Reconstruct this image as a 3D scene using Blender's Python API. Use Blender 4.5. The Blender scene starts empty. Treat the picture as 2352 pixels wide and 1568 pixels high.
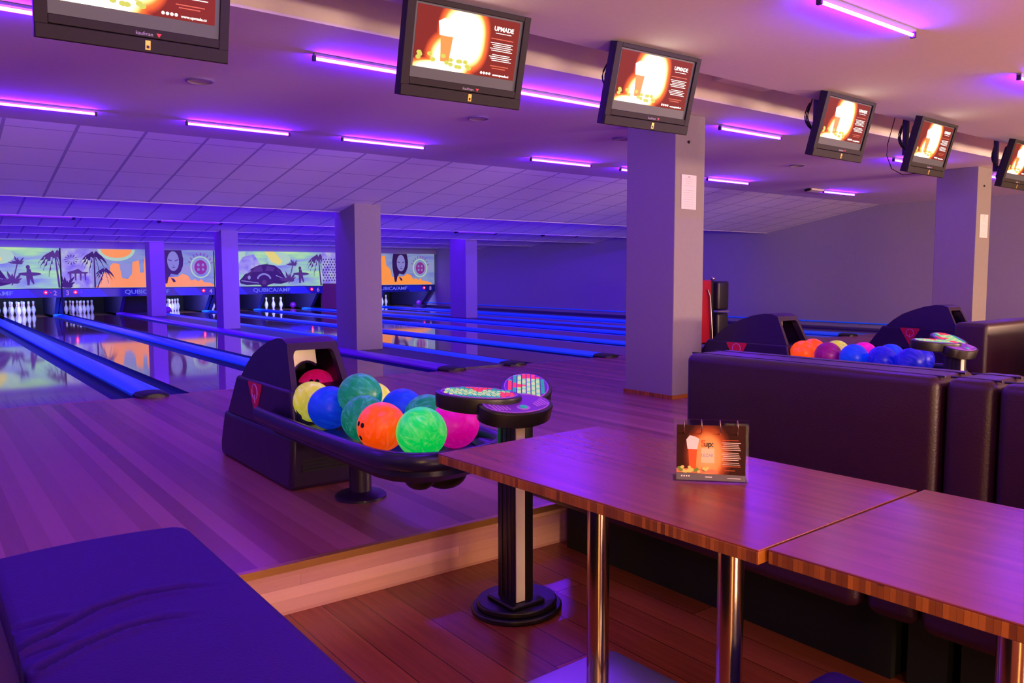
import bpy, bmesh, math, random
from mathutils import Vector, Matrix
PI = math.pi
SC = bpy.context.scene
COL = SC.collection
random.seed(4)

def lin(c, a=1.0):
    o = []
    for v in c:
        v = v/255.0
        o.append(v/12.92 if v <= 0.04045 else ((v+0.055)/1.055)**2.4)
    return (o[0], o[1], o[2], a)

# ------------------------------------------------------------------ camera
CAMZ = 1.12
yaw, pitch, roll = 0.64654736, -0.08200697, -0.00273336
cy_, sy_, cp_, sp_ = math.cos(yaw), math.sin(yaw), math.cos(pitch), math.sin(pitch)
f_ = Vector((sy_*cp_, cy_*cp_, sp_)); r_ = Vector((cy_, -sy_, 0)); u_ = r_.cross(f_)
cr_, sr_ = math.cos(roll), math.sin(roll)
rr = r_*cr_ + u_*sr_
uu = u_*cr_ - r_*sr_
cd = bpy.data.cameras.new('camera'); cam = bpy.data.objects.new('camera', cd); COL.objects.link(cam)
cam.matrix_world = Matrix(((rr.x, uu.x, -f_.x, 0), (rr.y, uu.y, -f_.y, 0), (rr.z, uu.z, -f_.z, CAMZ), (0, 0, 0, 1)))
cd.sensor_width = 36; cd.lens = 36*1830.64/2352; cd.clip_start = 0.02; cd.clip_end = 100
SC.camera = cam

# ------------------------------------------------------------------ world, exposure
w = bpy.data.worlds.new('world'); SC.world = w; w.use_nodes = True
w.node_tree.nodes['Background'].inputs[0].default_value = (0.05, 0.01, 0.10, 1)
w.node_tree.nodes['Background'].inputs[1].default_value = 0.3
SC.view_settings.view_transform = 'Standard'; SC.view_settings.look = 'None'
SC.view_settings.gamma = 1; SC.view_settings.use_curve_mapping = False
SC.view_settings.exposure = 0.0

# ------------------------------------------------------------------ large lights
def area(name, loc, aim, sx, sy, color, power, spread=PI):
    l = bpy.data.lights.new(name, 'AREA'); l.shape = 'RECTANGLE'; l.size = sx; l.size_y = sy
    l.color = color; l.energy = power; l.spread = spread
    o = bpy.data.objects.new(name, l); COL.objects.link(o); o.location = loc
    d = Vector(aim)-Vector(loc)
    o.rotation_euler = d.to_track_quat('-Z', 'Y').to_euler()
    o['kind'] = 'structure'
    return o
WARM = (1.0, 0.62, 0.41)
UV = (0.20, 0.012, 1.0)
UVB = (0.085, 0.001, 1.0)
# the bar lamps behind and to the right of the visitor
area('bar_lamp_glow', (12.5, -4.3, 1.6), (6.0, 6.0, 2.7), 4.0, 0.8, WARM, 1000)
area('bar_lamp_glow', (7.0, -4.4, 1.6), (5.5, 6.0, 3.0), 2.5, 0.7, WARM, 300)
area('bar_lamp_glow', (1.2, -4.4, 1.2), (1.6, 3.0, 0.0), 2.0, 0.5, WARM, 260)
area('lounge_lamp_glow', (-1.4, -2.4, 1.0), (1.6, 1.2, 0.4), 0.5, 1.3, (1.0, 0.55, 0.16), 50)
# ultraviolet battens hidden up in the saw-tooth ceiling over the lanes
for yy, pw in ((11.5, 560), (14.45, 480), (17.4, 400), (20.3, 330), (23.2, 330)):
    area('cove_batten_glow', (4.6, yy, 2.40), (4.6, yy+1.0, 2.15), 17, 0.12, UVB, pw)
# pin deck lamps
for cx, pw in ((0.93, 7), (2.62, 12), (4.3, 4.5), (6.86, 12), (8.51, 6), (10.19, 10), (13.0, 8), (14.65, 9)):
    area('pin_lamp_glow', (cx, 26.05, 0.78), (cx, 27.9, 0.12), 1.0, 0.06, (0.30, 0.36, 1.0), pw*6)

# ------------------------------------------------------------------ materials
def newmat(name):
    m = bpy.data.materials.new(name); m.use_nodes = True
    return m, m.node_tree, m.node_tree.nodes['Principled BSDF']
def mat(name, rgb, rough=0.5, metal=0.0, spec=0.5, bump=0.0, bscale=60, var=0.0, coat=0.0, emit=None, es=0.0, alpha=None, trans=0.0):
    m, nt, b = newmat(name)
    c = lin(rgb) if max(rgb) > 1 else (*rgb, 1)
    b.inputs['Base Color'].default_value = c
    b.inputs['Roughness'].default_value = rough; b.inputs['Metallic'].default_value = metal
    b.inputs['Specular IOR Level'].default_value = spec
    b.inputs['Coat Weight'].default_value = coat; b.inputs['Coat Roughness'].default_value = 0.08
    b.inputs['Transmission Weight'].default_value = trans
    if emit: b.inputs['Emission Color'].default_value = lin(emit) if max(emit) > 1 else (*emit, 1); b.inputs['Emission Strength'].default_value = es
    if var or bump:
        tc = nt.nodes.new('ShaderNodeTexCoord'); n = nt.nodes.new('ShaderNodeTexNoise'); n.inputs['Scale'].default_value = bscale; n.inputs['Detail'].default_value = 4
        nt.links.new(tc.outputs['Object'], n.inputs['Vector'])
        if var:
            mx = nt.nodes.new('ShaderNodeMix'); mx.data_type = 'RGBA'
            mx.inputs[6].default_value = tuple(v*(1-var) for v in c[:3])+(1,); mx.inputs[7].default_value = tuple(min(1, v*(1+var)) for v in c[:3])+(1,)
            nt.links.new(n.outputs['Fac'], mx.inputs[0]); nt.links.new(mx.outputs[2], b.inputs['Base Color'])
        if bump:
            bp = nt.nodes.new('ShaderNodeBump'); bp.inputs['Strength'].default_value = bump; bp.inputs['Distance'].default_value = 0.01
            nt.links.new(n.outputs['Fac'], bp.inputs['Height']); nt.links.new(bp.outputs['Normal'], b.inputs['Normal'])
    return m
def emis(name, rgb, s=1.0):
    m, nt, b = newmat(name)
    c = lin(rgb) if max(rgb) > 1 else (*rgb, 1)
    b.inputs['Base Color'].default_value = (0.02, 0.02, 0.02, 1)
    b.inputs['Emission Color'].default_value = c; b.inputs['Emission Strength'].default_value = s
    return m
def mth(nt, op, a, b=None):
    n = nt.nodes.new('ShaderNodeMath'); n.operation = op
    for i, v in enumerate((a, b)):
        if v is None: continue
        if isinstance(v, (int, float)): n.inputs[i].default_value = v
        else: nt.links.new(v, n.inputs[i])
    return n.outputs[0]
def planks(name, light, dark, width, rough, along='Y', grain=0.35, seam=0.03, contrast=1.0, bump=0.02, coat=0.0, length=1.6, seamdark=0.4, across='X'):
    """boards running along one world axis, each with its own tone, grain and seams"""
    m, nt, b = newmat(name)
    g = nt.nodes.new('ShaderNodeNewGeometry'); s = nt.nodes.new('ShaderNodeSeparateXYZ'); nt.links.new(g.outputs['Position'], s.inputs[0])
    X, Y = s.outputs[across], s.outputs[along]
    xs = mth(nt, 'DIVIDE', X, width); xi = mth(nt, 'FLOOR', xs); xf = mth(nt, 'FRACT', xs)
    wn = nt.nodes.new('ShaderNodeTexWhiteNoise'); wn.noise_dimensions = '1D'; nt.links.new(xi, wn.inputs['W'])
    ys = mth(nt, 'ADD', mth(nt, 'DIVIDE', Y, length), mth(nt, 'MULTIPLY', wn.outputs['Value'], 7.0))
    yi = mth(nt, 'FLOOR', ys); yf = mth(nt, 'FRACT', ys)
    w2 = nt.nodes.new('ShaderNodeTexWhiteNoise'); w2.noise_dimensions = '2D'
    cb = nt.nodes.new('ShaderNodeCombineXYZ'); nt.links.new(xi, cb.inputs[0]); nt.links.new(yi, cb.inputs[1]); nt.links.new(cb.outputs[0], w2.inputs['Vector'])
    nz = nt.nodes.new('ShaderNodeTexNoise'); nz.inputs['Scale'].default_value = 1.0; nz.inputs['Detail'].default_value = 6; nz.inputs['Roughness'].default_value = 0.65
    cv = nt.nodes.new('ShaderNodeCombineXYZ')
    nt.links.new(mth(nt, 'MULTIPLY', X, 45.0), cv.inputs[0]); nt.links.new(mth(nt, 'MULTIPLY', Y, 2.2), cv.inputs[1]); nt.links.new(mth(nt, 'MULTIPLY', w2.outputs['Value'], 40.0), cv.inputs[2])
    nt.links.new(cv.outputs[0], nz.inputs['Vector'])
    t = mth(nt, 'ADD', mth(nt, 'MULTIPLY', w2.outputs['Value'], (1-grain)*contrast), mth(nt, 'MULTIPLY', nz.outputs['Fac'], grain))
    mx = nt.nodes.new('ShaderNodeMix'); mx.data_type = 'RGBA'; mx.inputs[6].default_value = lin(dark); mx.inputs[7].default_value = lin(light)
    nt.links.new(t, mx.inputs[0])
    e1 = mth(nt, 'GREATER_THAN', xf, seam); e2 = mth(nt, 'GREATER_THAN', yf, 0.003/length if length > .95 else -1)
    e = mth(nt, 'ADD', mth(nt, 'MULTIPLY', mth(nt, 'MULTIPLY', e1, e2), 1-seamdark), seamdark)
    m2 = nt.nodes.new('ShaderNodeVectorMath'); m2.operation = 'SCALE'; nt.links.new(mx.outputs[2], m2.inputs[0]); nt.links.new(e, m2.inputs['Scale'])
    nt.links.new(m2.outputs[0], b.inputs['Base Color'])
    b.inputs['Roughness'].default_value = rough
    bp = nt.nodes.new('ShaderNodeBump'); bp.inputs['Strength'].default_value = bump; bp.inputs['Distance'].default_value = 0.004
    nt.links.new(mth(nt, 'ADD', nz.outputs['Fac'], e), bp.inputs['Height']); nt.links.new(bp.outputs['Normal'], b.inputs['Normal'])
    b.inputs['Coat Weight'].default_value = coat; b.inputs['Coat Roughness'].default_value = 0.05
    return m
def tilemat(name, rgb, line, w, h, axh='Y'):
    m, nt, b = newmat(name)
    g = nt.nodes.new('ShaderNodeNewGeometry'); s = nt.nodes.new('ShaderNodeSeparateXYZ'); nt.links.new(g.outputs['Position'], s.inputs[0])
    a = mth(nt, 'FRACT', mth(nt, 'DIVIDE', mth(nt, 'ADD', s.outputs['X'], 50.0-0.35), w)); c = mth(nt, 'FRACT', mth(nt, 'DIVIDE', mth(nt, 'ADD', s.outputs[axh], 50.0-0.62), h))
    l = mth(nt, 'MAXIMUM', mth(nt, 'LESS_THAN', a, 0.05), mth(nt, 'LESS_THAN', c, 0.022))
    mx = nt.nodes.new('ShaderNodeMix'); mx.data_type = 'RGBA'; mx.inputs[6].default_value = lin(rgb); mx.inputs[7].default_value = lin(line)
    nt.links.new(l, mx.inputs[0]); nt.links.new(mx.outputs[2], b.inputs['Base Color']); b.inputs['Roughness'].default_value = 0.8
    bp = nt.nodes.new('ShaderNodeBump'); bp.invert = True; bp.inputs['Strength'].default_value = 0.5; bp.inputs['Distance'].default_value = 0.01
    nt.links.new(l, bp.inputs['Height']); nt.links.new(bp.outputs['Normal'], b.inputs['Normal'])
    return m

M = {}
M['pillar_paint'] = mat('pillar_paint', (146, 138, 140), 0.8, bump=0.05, bscale=25, var=0.05)
M['plaster'] = mat('plaster', (240, 234, 234), 0.85, bump=0.05, bscale=25, var=0.03)
M['plaster_wall'] = mat('plaster_wall', (164, 158, 164), 0.9, bump=0.05, bscale=20, var=0.05)
M['tile'] = tilemat('ceiling_tile', (244, 240, 242), (180, 172, 196), 0.6, 0.6)
M['approach'] = planks('maple_boards', (186, 112, 116), (130, 62, 72), 0.085, 0.27, contrast=0.9, grain=0.14, bump=0.0, seam=0.0, seamdark=0.75, length=400)
M['lane'] = planks('lane_boards', (188, 128, 96), (132, 78, 60), 0.0275, 0.05, contrast=0.9, bump=0.004, seam=0.03, seamdark=0.85, coat=0.6, length=30)
M['lounge'] = planks('dark_bamboo_boards', (190, 98, 54), (84, 34, 20), 0.14, 0.24, contrast=0.8, grain=0.5, bump=0.02, seam=0.022, seamdark=0.12, length=9)
M['riser'] = planks('riser_boards', (252, 196, 170), (186, 118, 104), 0.047, 0.4, along='X', across='Z', length=2.5, seam=0.02, seamdark=0.85)
M['nosing'] = mat('nosing', (205, 150, 80), 0.3, metal=0.6)
M['table'] = planks('table_bamboo', (182, 88, 58), (112, 46, 34), 0.02, 0.27, contrast=0.4, grain=0.6, bump=0.0, seam=0.0, length=0.9, seamdark=0.8, coat=0.0)
M['table_edge'] = planks('table_bamboo_edge', (200, 122, 36), (104, 52, 14), 0.011, 0.4, along='Z', across='Y', contrast=1, grain=0.3, seam=0.08, length=2, seamdark=0.6)
M['black_plastic'] = mat('black_plastic', (24, 20, 26), 0.38, bump=0.03, bscale=400)
M['hood_plastic'] = mat('hood_plastic', (38, 16, 58), 0.36, bump=0.03, bscale=500)
M['tray_plastic'] = mat('tray_plastic', (30, 26, 60), 0.28)
M['dark'] = mat('dark_interior', (6, 5, 8), 0.8)
M['white_plate'] = mat('white_plate', (225, 215, 195), 0.5, var=0.15, bscale=8)
M['chrome'] = mat('chrome', (205, 190, 170), 0.16, metal=1.0)
M['steel'] = mat('brushed_steel', (190, 180, 175), 0.3, metal=1.0, bump=0.02, bscale=200)
M['leather'] = mat('aubergine_leather', (50, 18, 36), 0.38, bump=0.12, bscale=140, var=0.1)
M['leather_blue'] = mat('dark_leather', (50, 4, 100), 0.55, spec=0.25, bump=0.12, bscale=140, var=0.1)
M['gutter'] = mat('gutter_plastic', (8, 8, 112), 0.4, spec=0.35)
M['cap_blue'] = mat('capping_blue', (40, 140, 255), 0.3, emit=(10, 60, 255), es=0.22)   # emission added for the look of blacklight reactive plastic
M['cap_mauve'] = mat('capping_mauve', (130, 50, 220), 0.3, emit=(80, 10, 190), es=0.12)  # mauve gets a weak emission too, as if fluorescing
M['gap_floor'] = mat('gap_floor', (64, 40, 90), 0.4)
M['pit'] = mat('pit_black', (8, 8, 14), 0.7)
M['kick'] = mat('kickback_board', (52, 40, 92), 0.6, var=0.2, bscale=10)
M['pin'] = mat('pin_white', (240, 240, 250), 0.25)
M['pin_red'] = mat('pin_red_stripe', (225, 30, 60), 0.3)
M['strip'] = mat('unit_strip_blue', (30, 60, 120), 0.35, var=0.2, bscale=3)
M['strip_light'] = mat('unit_strip_chevron', (50, 90, 190), 0.35)
M['letter'] = emis('strip_letter', (95, 105, 240), 1.1)
M['number'] = emis('lane_number', (170, 130, 210), 0.9)
M['led'] = emis('red_led', (1.0, 0.05, 0.12), 14)
M['led_halo'] = emis('red_led_halo', (1.0, 0.0, 0.03), 1.0)  # red disc painted as the glow spreading around a lit LED
M['led_dim'] = emis('red_led_dim', (0.9, 0.02, 0.15), 0.8)
M['tube'] = emis('uv_tube', (0.125, 0.007, 1.0), 235)
M['tube_housing'] = mat('tube_housing', (150, 140, 160), 0.5)
M['red'] = mat('emblem_red', (215, 20, 60), 0.4)
M['emblem_line'] = mat('emblem_line', (200, 130, 220), 0.4)
M['tvblack'] = mat('television_black', (32, 26, 24), 0.6, spec=0.3, bump=0.03, bscale=40, var=0.25)
M['tvgrey'] = emis('screen_grey', (78, 68, 72), 0.9)
M['paper'] = mat('paper', (235, 225, 235), 0.8)
M['print_grey'] = mat('print_grey', (185, 180, 195), 0.8)
M['print_dark'] = mat('print_dark', (40, 36, 40), 0.6)

# ------------------------------------------------------------------ mesh helpers
class MB:
    def __init__(s): s.v = []; s.f = []; s.m = []; s.mats = []; s.cur = 0
    def use(s, m):
        if m not in s.mats: s.mats.append(m)
        s.cur = s.mats.index(m); return s
    def add(s, vs, fs, mx=None):
        if not s.mats: raise Exception('material first')
        n = len(s.v)
        for v in vs:
            v = Vector(v); s.v.append(mx @ v if mx else v)
        for f in fs: s.f.append([i+n for i in f]); s.m.append(s.cur)
        return s
    def box(s, a, b, mx=None):
        x0, y0, z0 = a; x1, y1, z1 = b
        vs = [(x0,y0,z0),(x1,y0,z0),(x1,y1,z0),(x0,y1,z0),(x0,y0,z1),(x1,y0,z1),(x1,y1,z1),(x0,y1,z1)]
        return s.add(vs, [(0,3,2,1),(4,5,6,7),(0,1,5,4),(1,2,6,5),(2,3,7,6),(3,0,4,7)], mx)
    def rbox(s, a, b, r, seg=3, mx=None, sub=0, fn=None):
        bm = bmesh.new(); bmesh.ops.create_cube(bm, size=1)
        for v in bm.verts: v.co = Vector([a[i]+(v.co[i]+.5)*(b[i]-a[i]) for i in range(3)])
        bmesh.ops.bevel(bm, geom=bm.edges[:], offset=r, segments=seg, profile=0.5, affect='EDGES')
        if sub:
            bmesh.ops.subdivide_edges(bm, edges=[e for e in bm.edges if e.calc_length() > 0.12], cuts=sub, use_grid_fill=True)
        vs = [v.co.copy() for v in bm.verts]
        if fn: vs = [fn(v) for v in vs]
        fs = [[v.index for v in f.verts] for f in bm.faces]; bm.free()
        return s.add(vs, fs, mx)
    def prism(s, pts, z0, z1, mx=None, axis='z'):
        n = len(pts)
        def P(x, y, z): return {'z': (x, y, z), 'y': (x, z, y), 'x': (z, x, y)}[axis]
        vs = [P(x, y, z0) for x, y in pts]+[P(x, y, z1) for x, y in pts]
        fs = [list(range(n))[::-1], [i+n for i in range(n)]]+[(i, (i+1) % n, n+(i+1) % n, n+i) for i in range(n)]
        return s.add(vs, fs, mx)
    def lathe(s, prof, n=24, mx=None):
        vs = []; fs = []
        k = len(prof)
        for r, z in prof:
            for j in range(n):
                a = 2*PI*j/n; vs.append((r*math.cos(a), r*math.sin(a), z))
        for i in range(k-1):
            for j in range(n):
                fs.append((i*n+j, i*n+(j+1) % n, (i+1)*n+(j+1) % n, (i+1)*n+j))
        fs.append(list(range(n))[::-1]); fs.append([(k-1)*n+j for j in range(n)])
        return s.add(vs, fs, mx)
    def tube(s, path, r, n=8, ry=None, up=(0, 0, 1), caps=True):
        path = [Vector(p) for p in path]; vs = []; fs = []; ry = ry or r
        for i, p in enumerate(path):
            d = (path[min(i+1, len(path)-1)]-path[max(i-1, 0)]).normalized()
            u = Vector(up)
            if abs(d.dot(u)) > .95: u = Vector((1, 0, 0))
            a = d.cross(u).normalized(); b = a.cross(d).normalized()
            for j in range(n):
                t = 2*PI*j/n; vs.append(p+a*(r*math.cos(t))+b*(ry*math.sin(t)))
        for i in range(len(path)-1):
            for j in range(n): fs.append((i*n+j, i*n+(j+1) % n, (i+1)*n+(j+1) % n, (i+1)*n+j))
        if caps: fs.append(list(range(n))[::-1]); fs.append([(len(path)-1)*n+j for j in range(n)])
        return s.add(vs, fs)
    def sphere(s, c, r, nu=32, nv=18, sc=(1, 1, 1), mx=None):
        vs = [(c[0], c[1], c[2]+r*sc[2])]; fs = []
        for i in range(1, nv):
            t = PI*i/nv
            for j in range(nu):
                a = 2*PI*j/nu; vs.append((c[0]+r*sc[0]*math.sin(t)*math.cos(a), c[1]+r*sc[1]*math.sin(t)*math.sin(a), c[2]+r*sc[2]*math.cos(t)))
        vs.append((c[0], c[1], c[2]-r*sc[2]))
        for j in range(nu): fs.append((0, 1+j, 1+(j+1) % nu))
        for i in range(nv-2):
            for j in range(nu):
                a = 1+i*nu; fs.append((a+j, a+nu+j, a+nu+(j+1) % nu, a+(j+1) % nu))
        a = 1+(nv-2)*nu
        for j in range(nu): fs.append((a+j, len(vs)-1, a+(j+1) % nu))
        return s.add(vs, fs, mx)
    def text(s, txt, size, mx, depth=0.0015, align='CENTER', bold=0.0):
        c = bpy.data.curves.new('t', 'FONT'); c.body = txt; c.size = size; c.align_x = align; c.extrude = depth; c.offset = bold
        o = bpy.data.objects.new('t', c); me = bpy.data.meshes.new_from_object(o)
        s.add([v.co.copy() for v in me.vertices], [list(p.vertices) for p in me.polygons], mx)
        bpy.data.objects.remove(o); bpy.data.curves.remove(c); bpy.data.meshes.remove(me)
        return s
    def build(s, name, parent=None, smooth=True, bevel=0, angle=35, loc=None):
        me = bpy.data.meshes.new(name); me.from_pydata([tuple(v) for v in s.v], [], s.f)
        for m in s.mats: me.materials.append(M[m] if isinstance(m, str) else m)
        me.polygons.foreach_set('material_index', s.m)
        bm = bmesh.new(); bm.from_mesh(me); bmesh.ops.recalc_face_normals(bm, faces=bm.faces[:]); bm.to_mesh(me); bm.free()
        if smooth:
            me.polygons.foreach_set('use_smooth', [True]*len(me.polygons)); me.set_sharp_from_angle(angle=math.radians(angle))
        o = bpy.data.objects.new(name, me); COL.objects.link(o)
        if parent: o.parent = parent
        if loc: o.location = loc
        if bevel:
            b = o.modifiers.new('bevel', 'BEVEL'); b.width = bevel; b.segments = 3; b.limit_method = 'ANGLE'; b.angle_limit = math.radians(40)
        return o
def T(x=0, y=0, z=0): return Matrix.Translation((x, y, z))
def RX(a): return Matrix.Rotation(a, 4, 'X')
def RY(a): return Matrix.Rotation(a, 4, 'Y')
def RZ(a): return Matrix.Rotation(a, 4, 'Z')
def thing(name, label, cat, loc=(0, 0, 0), rz=0, group=None):
    o = bpy.data.objects.new(name, None); COL.objects.link(o); o.location = loc; o.rotation_euler = (0, 0, rz); o.empty_display_size = 0.1
    o['label'] = label; o['category'] = cat
    if group: o['group'] = group
    return o
def tag(o, label, cat, group=None, kind=None):
    o['label'] = label; o['category'] = cat
    if group: o['group'] = group
    if kind: o['kind'] = kind
    return o
def struct(o, label=None):
    o['kind'] = 'structure'
    if label: o['label'] = label
    return o
def dup(root, loc=None, label=None, group=None):
    def rec(o, par):
        c = o.copy(); COL.objects.link(c)
        if par: c.parent = par
        for ch in list(o.children): rec(ch, c)
        return c
    r = rec(root, None)
    if loc is not None: r.location = loc
    if label: r['label'] = label
    if group: r['group'] = group
    return r
def rrect(x0, y0, x1, y1, r, n=6):
    p = []
    for cx, cy, a0 in ((x1-r, y0+r, -PI/2), (x1-r, y1-r, 0), (x0+r, y1-r, PI/2), (x0+r, y0+r, PI)):
        for i in range(n+1):
            a = a0+PI/2*i/n; p.append((cx+r*math.cos(a), cy+r*math.sin(a)))
    return p
def ell(cx, cy, a, b, n=32, t0=0, t1=2*PI):
    return [(cx+a*math.cos(t0+(t1-t0)*i/n), cy+b*math.sin(t0+(t1-t0)*i/n)) for i in range(n if t1-t0 > 6.2 else n+1)]

# ------------------------------------------------------------------ layout constants
FOUL = 7.99; STEP = 2.96; LOW = -0.20; CEIL = 2.557; WR = 15.95; WL = -4.0; WB = -5.0; PITY = 29.2
CAPS = [0.09, 1.775, 3.46, 5.14, 6.05, 7.67, 9.35, 11.05, 12.15, 13.83, 15.5]
LANES = [(0, 1), (1, 2), (2, 3), (4, 5), (5, 6), (6, 7), (8, 9), (9, 10)]
LANE_END = 28.6

# ------------------------------------------------------------------ shell
struct(MB().use('approach').box((WL, STEP, -0.12), (WR, FOUL, 0)).build('floor', smooth=False))
struct(MB().use('lounge').box((WL, WB, LOW-0.1), (WR, STEP+0.02, LOW)).build('floor', smooth=False))
struct(MB().use('pit').box((WL, FOUL, -0.3), (WR, PITY, -0.13)).build('floor', smooth=False))
struct(MB().use('riser').box((WL, STEP-0.012, LOW), (WR, STEP, -0.012)).build('trim_1', smooth=False))
struct(MB().use('nosing').box((WL, STEP-0.018, -0.028), (WR, STEP+0.012, 0.002)).build('trim_2', smooth=False))
struct(MB().use('plaster').box((WL, WB, CEIL), (WR, 3.83, CEIL+0.12)).build('ceiling', smooth=False))
b = MB().use('plaster')
b.box((WL, 3.83, 2.93), (WR, 4.39, 3.05)); b.box((WL, 3.79, CEIL+0.12), (WR, 3.83, 3.05))
b.box((WL, 4.39, CEIL), (WR, 8.62, 3.05))
struct(b.build('ceiling', smooth=False))
b = MB().use('plaster'); b.box((5.40, 3.83, 2.72), (6.05, 4.39, 2.93)); struct(b.build('trim_3', smooth=False))
b = MB().use('plaster'); b.box((11.38, 3.83, 2.72), (12.0, 4.39, 2.93)); struct(b.build('trim_4', smooth=False))
# sloping tiled ceiling and the saw teeth over the lanes
teeth = [(8.62, CEIL, 11.35, 2.09)]
ys = [11.35, 14.28, 17.2, 20.1, 23.0, 25.82]
for i in range(5): teeth.append((ys[i], 2.50, ys[i+1], 2.06 if i < 4 else 2.14))
for i, (y0, z0, y1, z1) in enumerate(teeth):
    b = MB().use('tile')
    b.prism([(y0, z0), (y1, z1), (y1, z1+0.04), (y0, z0+0.04)], WL, WR, axis='x')
    if i: b.use('plaster').box((WL, y0-0.04, teeth[i-1][3]), (WR, y0, z0+0.04))
    struct(b.build('ceiling', smooth=False))
struct(MB().use('plaster_wall').box((WR, WB, LOW), (WR+0.15, PITY, 3.05)).build('wall_right', smooth=False))
struct(MB().use('plaster_wall').box((WL-0.15, WB, LOW), (WL, PITY, 3.05)).build('wall_left', smooth=False))
struct(MB().use('plaster_wall').box((WL, WB-0.15, LOW), (WR, WB, 3.05)).build('wall_front', smooth=False))
struct(MB().use('pit').box((WL, PITY, -0.3), (WR, PITY+0.15, 3.05)).build('wall_back', smooth=False))
struct(MB().use('plaster_wall').box((WL, 25.86, 1.93), (WR, 25.96, 2.6)).build('wall_back', smooth=False))
struct(MB().use('cap_blue').box((WR-0.03, FOUL, 0.10), (WR, 27, 0.125)).build('baseboard_right', smooth=False))
struct(MB().use('table_edge').box((WR-0.03, STEP, 0), (WR, FOUL, 0.08)).build('baseboard_right', smooth=False))

# ------------------------------------------------------------------ pillars
PIL = [((5.47, 4.84, 5.87, 5.44), 2.557, 'pillar nearest the lounge with a paper notice, behind the second ball return', 0),
       ((5.27, 10.81, 5.70, 11.5), 2.5, 'square pillar halfway down the lanes between two blue dividers, second of the row', 0.02),
       ((5.25, 17.02, 5.60, 17.5), 2.4, 'violet pillar far down the lanes, third of the left row', 0.02),
       ((5.40, 23.9, 5.79, 24.45), 2.3, 'farthest pillar standing just before the murals', 0.02),
       ((11.65, 17.43, 12.01, 18.2), 2.35, 'narrow violet pillar far down the lanes in front of the blue side wall', 0.02),
       ((11.44, 4.84, 11.86, 5.38), 2.557, 'pillar at the right with a paper notice, behind the third ball return', 0)]
for (x0, y0, x1, y1), zt, lab, zb in PIL:
    t = thing('pillar', lab, 'pillar', ((x0+x1)/2, (y0+y1)/2, zb)); hx, hy = (x1-x0)/2, (y1-y0)/2
    MB().use('pillar_paint').box((-hx, -hy, 0), (hx, hy, zt-zb)).build('shaft', t, bevel=0.008)
    if zt > 2.55: MB().use('table_edge').box((-hx-0.01, -hy-0.01, 0), (hx+0.01, hy+0.01, 0.035)).build('base_trim', t)
    if zt > 2.55: MB().use('print_dark').sphere((-0.03, -hy-0.004, 2.31), 0.014, 10, 6).build('anchor_plug', t)
def notice(x, y, z, w, h, label):
    t = thing('paper_notice', label, 'notice', (x, y, z))
    b = MB().use('paper'); b.box((-w/2, -0.003, -h), (w/2, -0.001, 0)); b.build('sheet', t)
    b = MB().use('print_grey'); random.seed(2)
    for i in range(13):
        z_ = -0.035-i*0.02*(h/0.3); ww = w*(0.25 if i < 3 else 0.4)*random.uniform(.8, 1)
        if i == 4: continue
        b.box((-ww, -0.0036, z_-0.0025), (ww, -0.0028, z_))
    b.prism(ell(0, -0.018, 0.016, 0.008, 12), -0.0036, -0.0028, axis='y')
    b.build('printed_lines', t)
notice(5.65, 4.838, 2.02, 0.20, 0.305, 'white paper notice pinned on the pillar behind the second ball return')
notice(11.66, 4.838, 1.93, 0.24, 0.31, 'white paper notice pinned on the pillar behind the third ball return')

# ------------------------------------------------------------------ lanes, gutters, dividers
lane_names = {1: 'glossy maple lane cut off by the left edge of the picture', 2: 'glossy maple lane left of the blue divider nearest the viewer, reflecting the murals', 3: 'glossy maple lane reflecting the orange town, left of the pillar row', 4: 'glossy lane just right of the pillar row, dark violet ball rolling at its pins', 5: 'glossy lane whose pins stand left of the third pillar', 6: 'glossy lane under the car mural, left of the brown wall panel', 7: 'glossy lane whose pins are hidden by the halfway pillar', 8: 'glossy lane beside the side wall with two pins left'}
for i, (a, c) in enumerate(LANES):
    x0 = CAPS[a]+0.14; x1 = CAPS[c]-0.14; g = 0.205
    t = thing('bowling_lane', lane_names[i+1], 'bowling lane', ((x0+x1)/2, FOUL, -0.12))
    hw = (x1-x0)/2
    MB().use('lane').box((-hw+g, 0.0, 0), (hw-g, LANE_END-FOUL, 0.12)).build('lane_surface', t, smooth=False)
    for s in (-1, 1):
        b = MB().use('gutter'); pr = []
        for k in range(9):
            an = PI*k/8; pr.append((s*(hw-g/2)-math.cos(an)*g/2*0.97, 0.115-math.sin(an)*0.085))
        pr2 = [(x, z-0.008) for x, z in pr][::-1]
        b.prism(pr+pr2, 0, 26.66-FOUL, axis='y'); b.build('gutter', t)
    if i < 2 or True:
        b = MB().use('strip_light')
        if i < 3:
            for k in range(-4, 5): b.box((k*0.075-0.0015, 0.02, 0.1195), (k*0.075+0.0015, 0.55, 0.1204))
            b.use('pin_red')
        b.box((-hw+g, 0.0, 0.1195), (hw-g, 0.012, 0.1203)); b.build('foul_line_marking', t)
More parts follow.
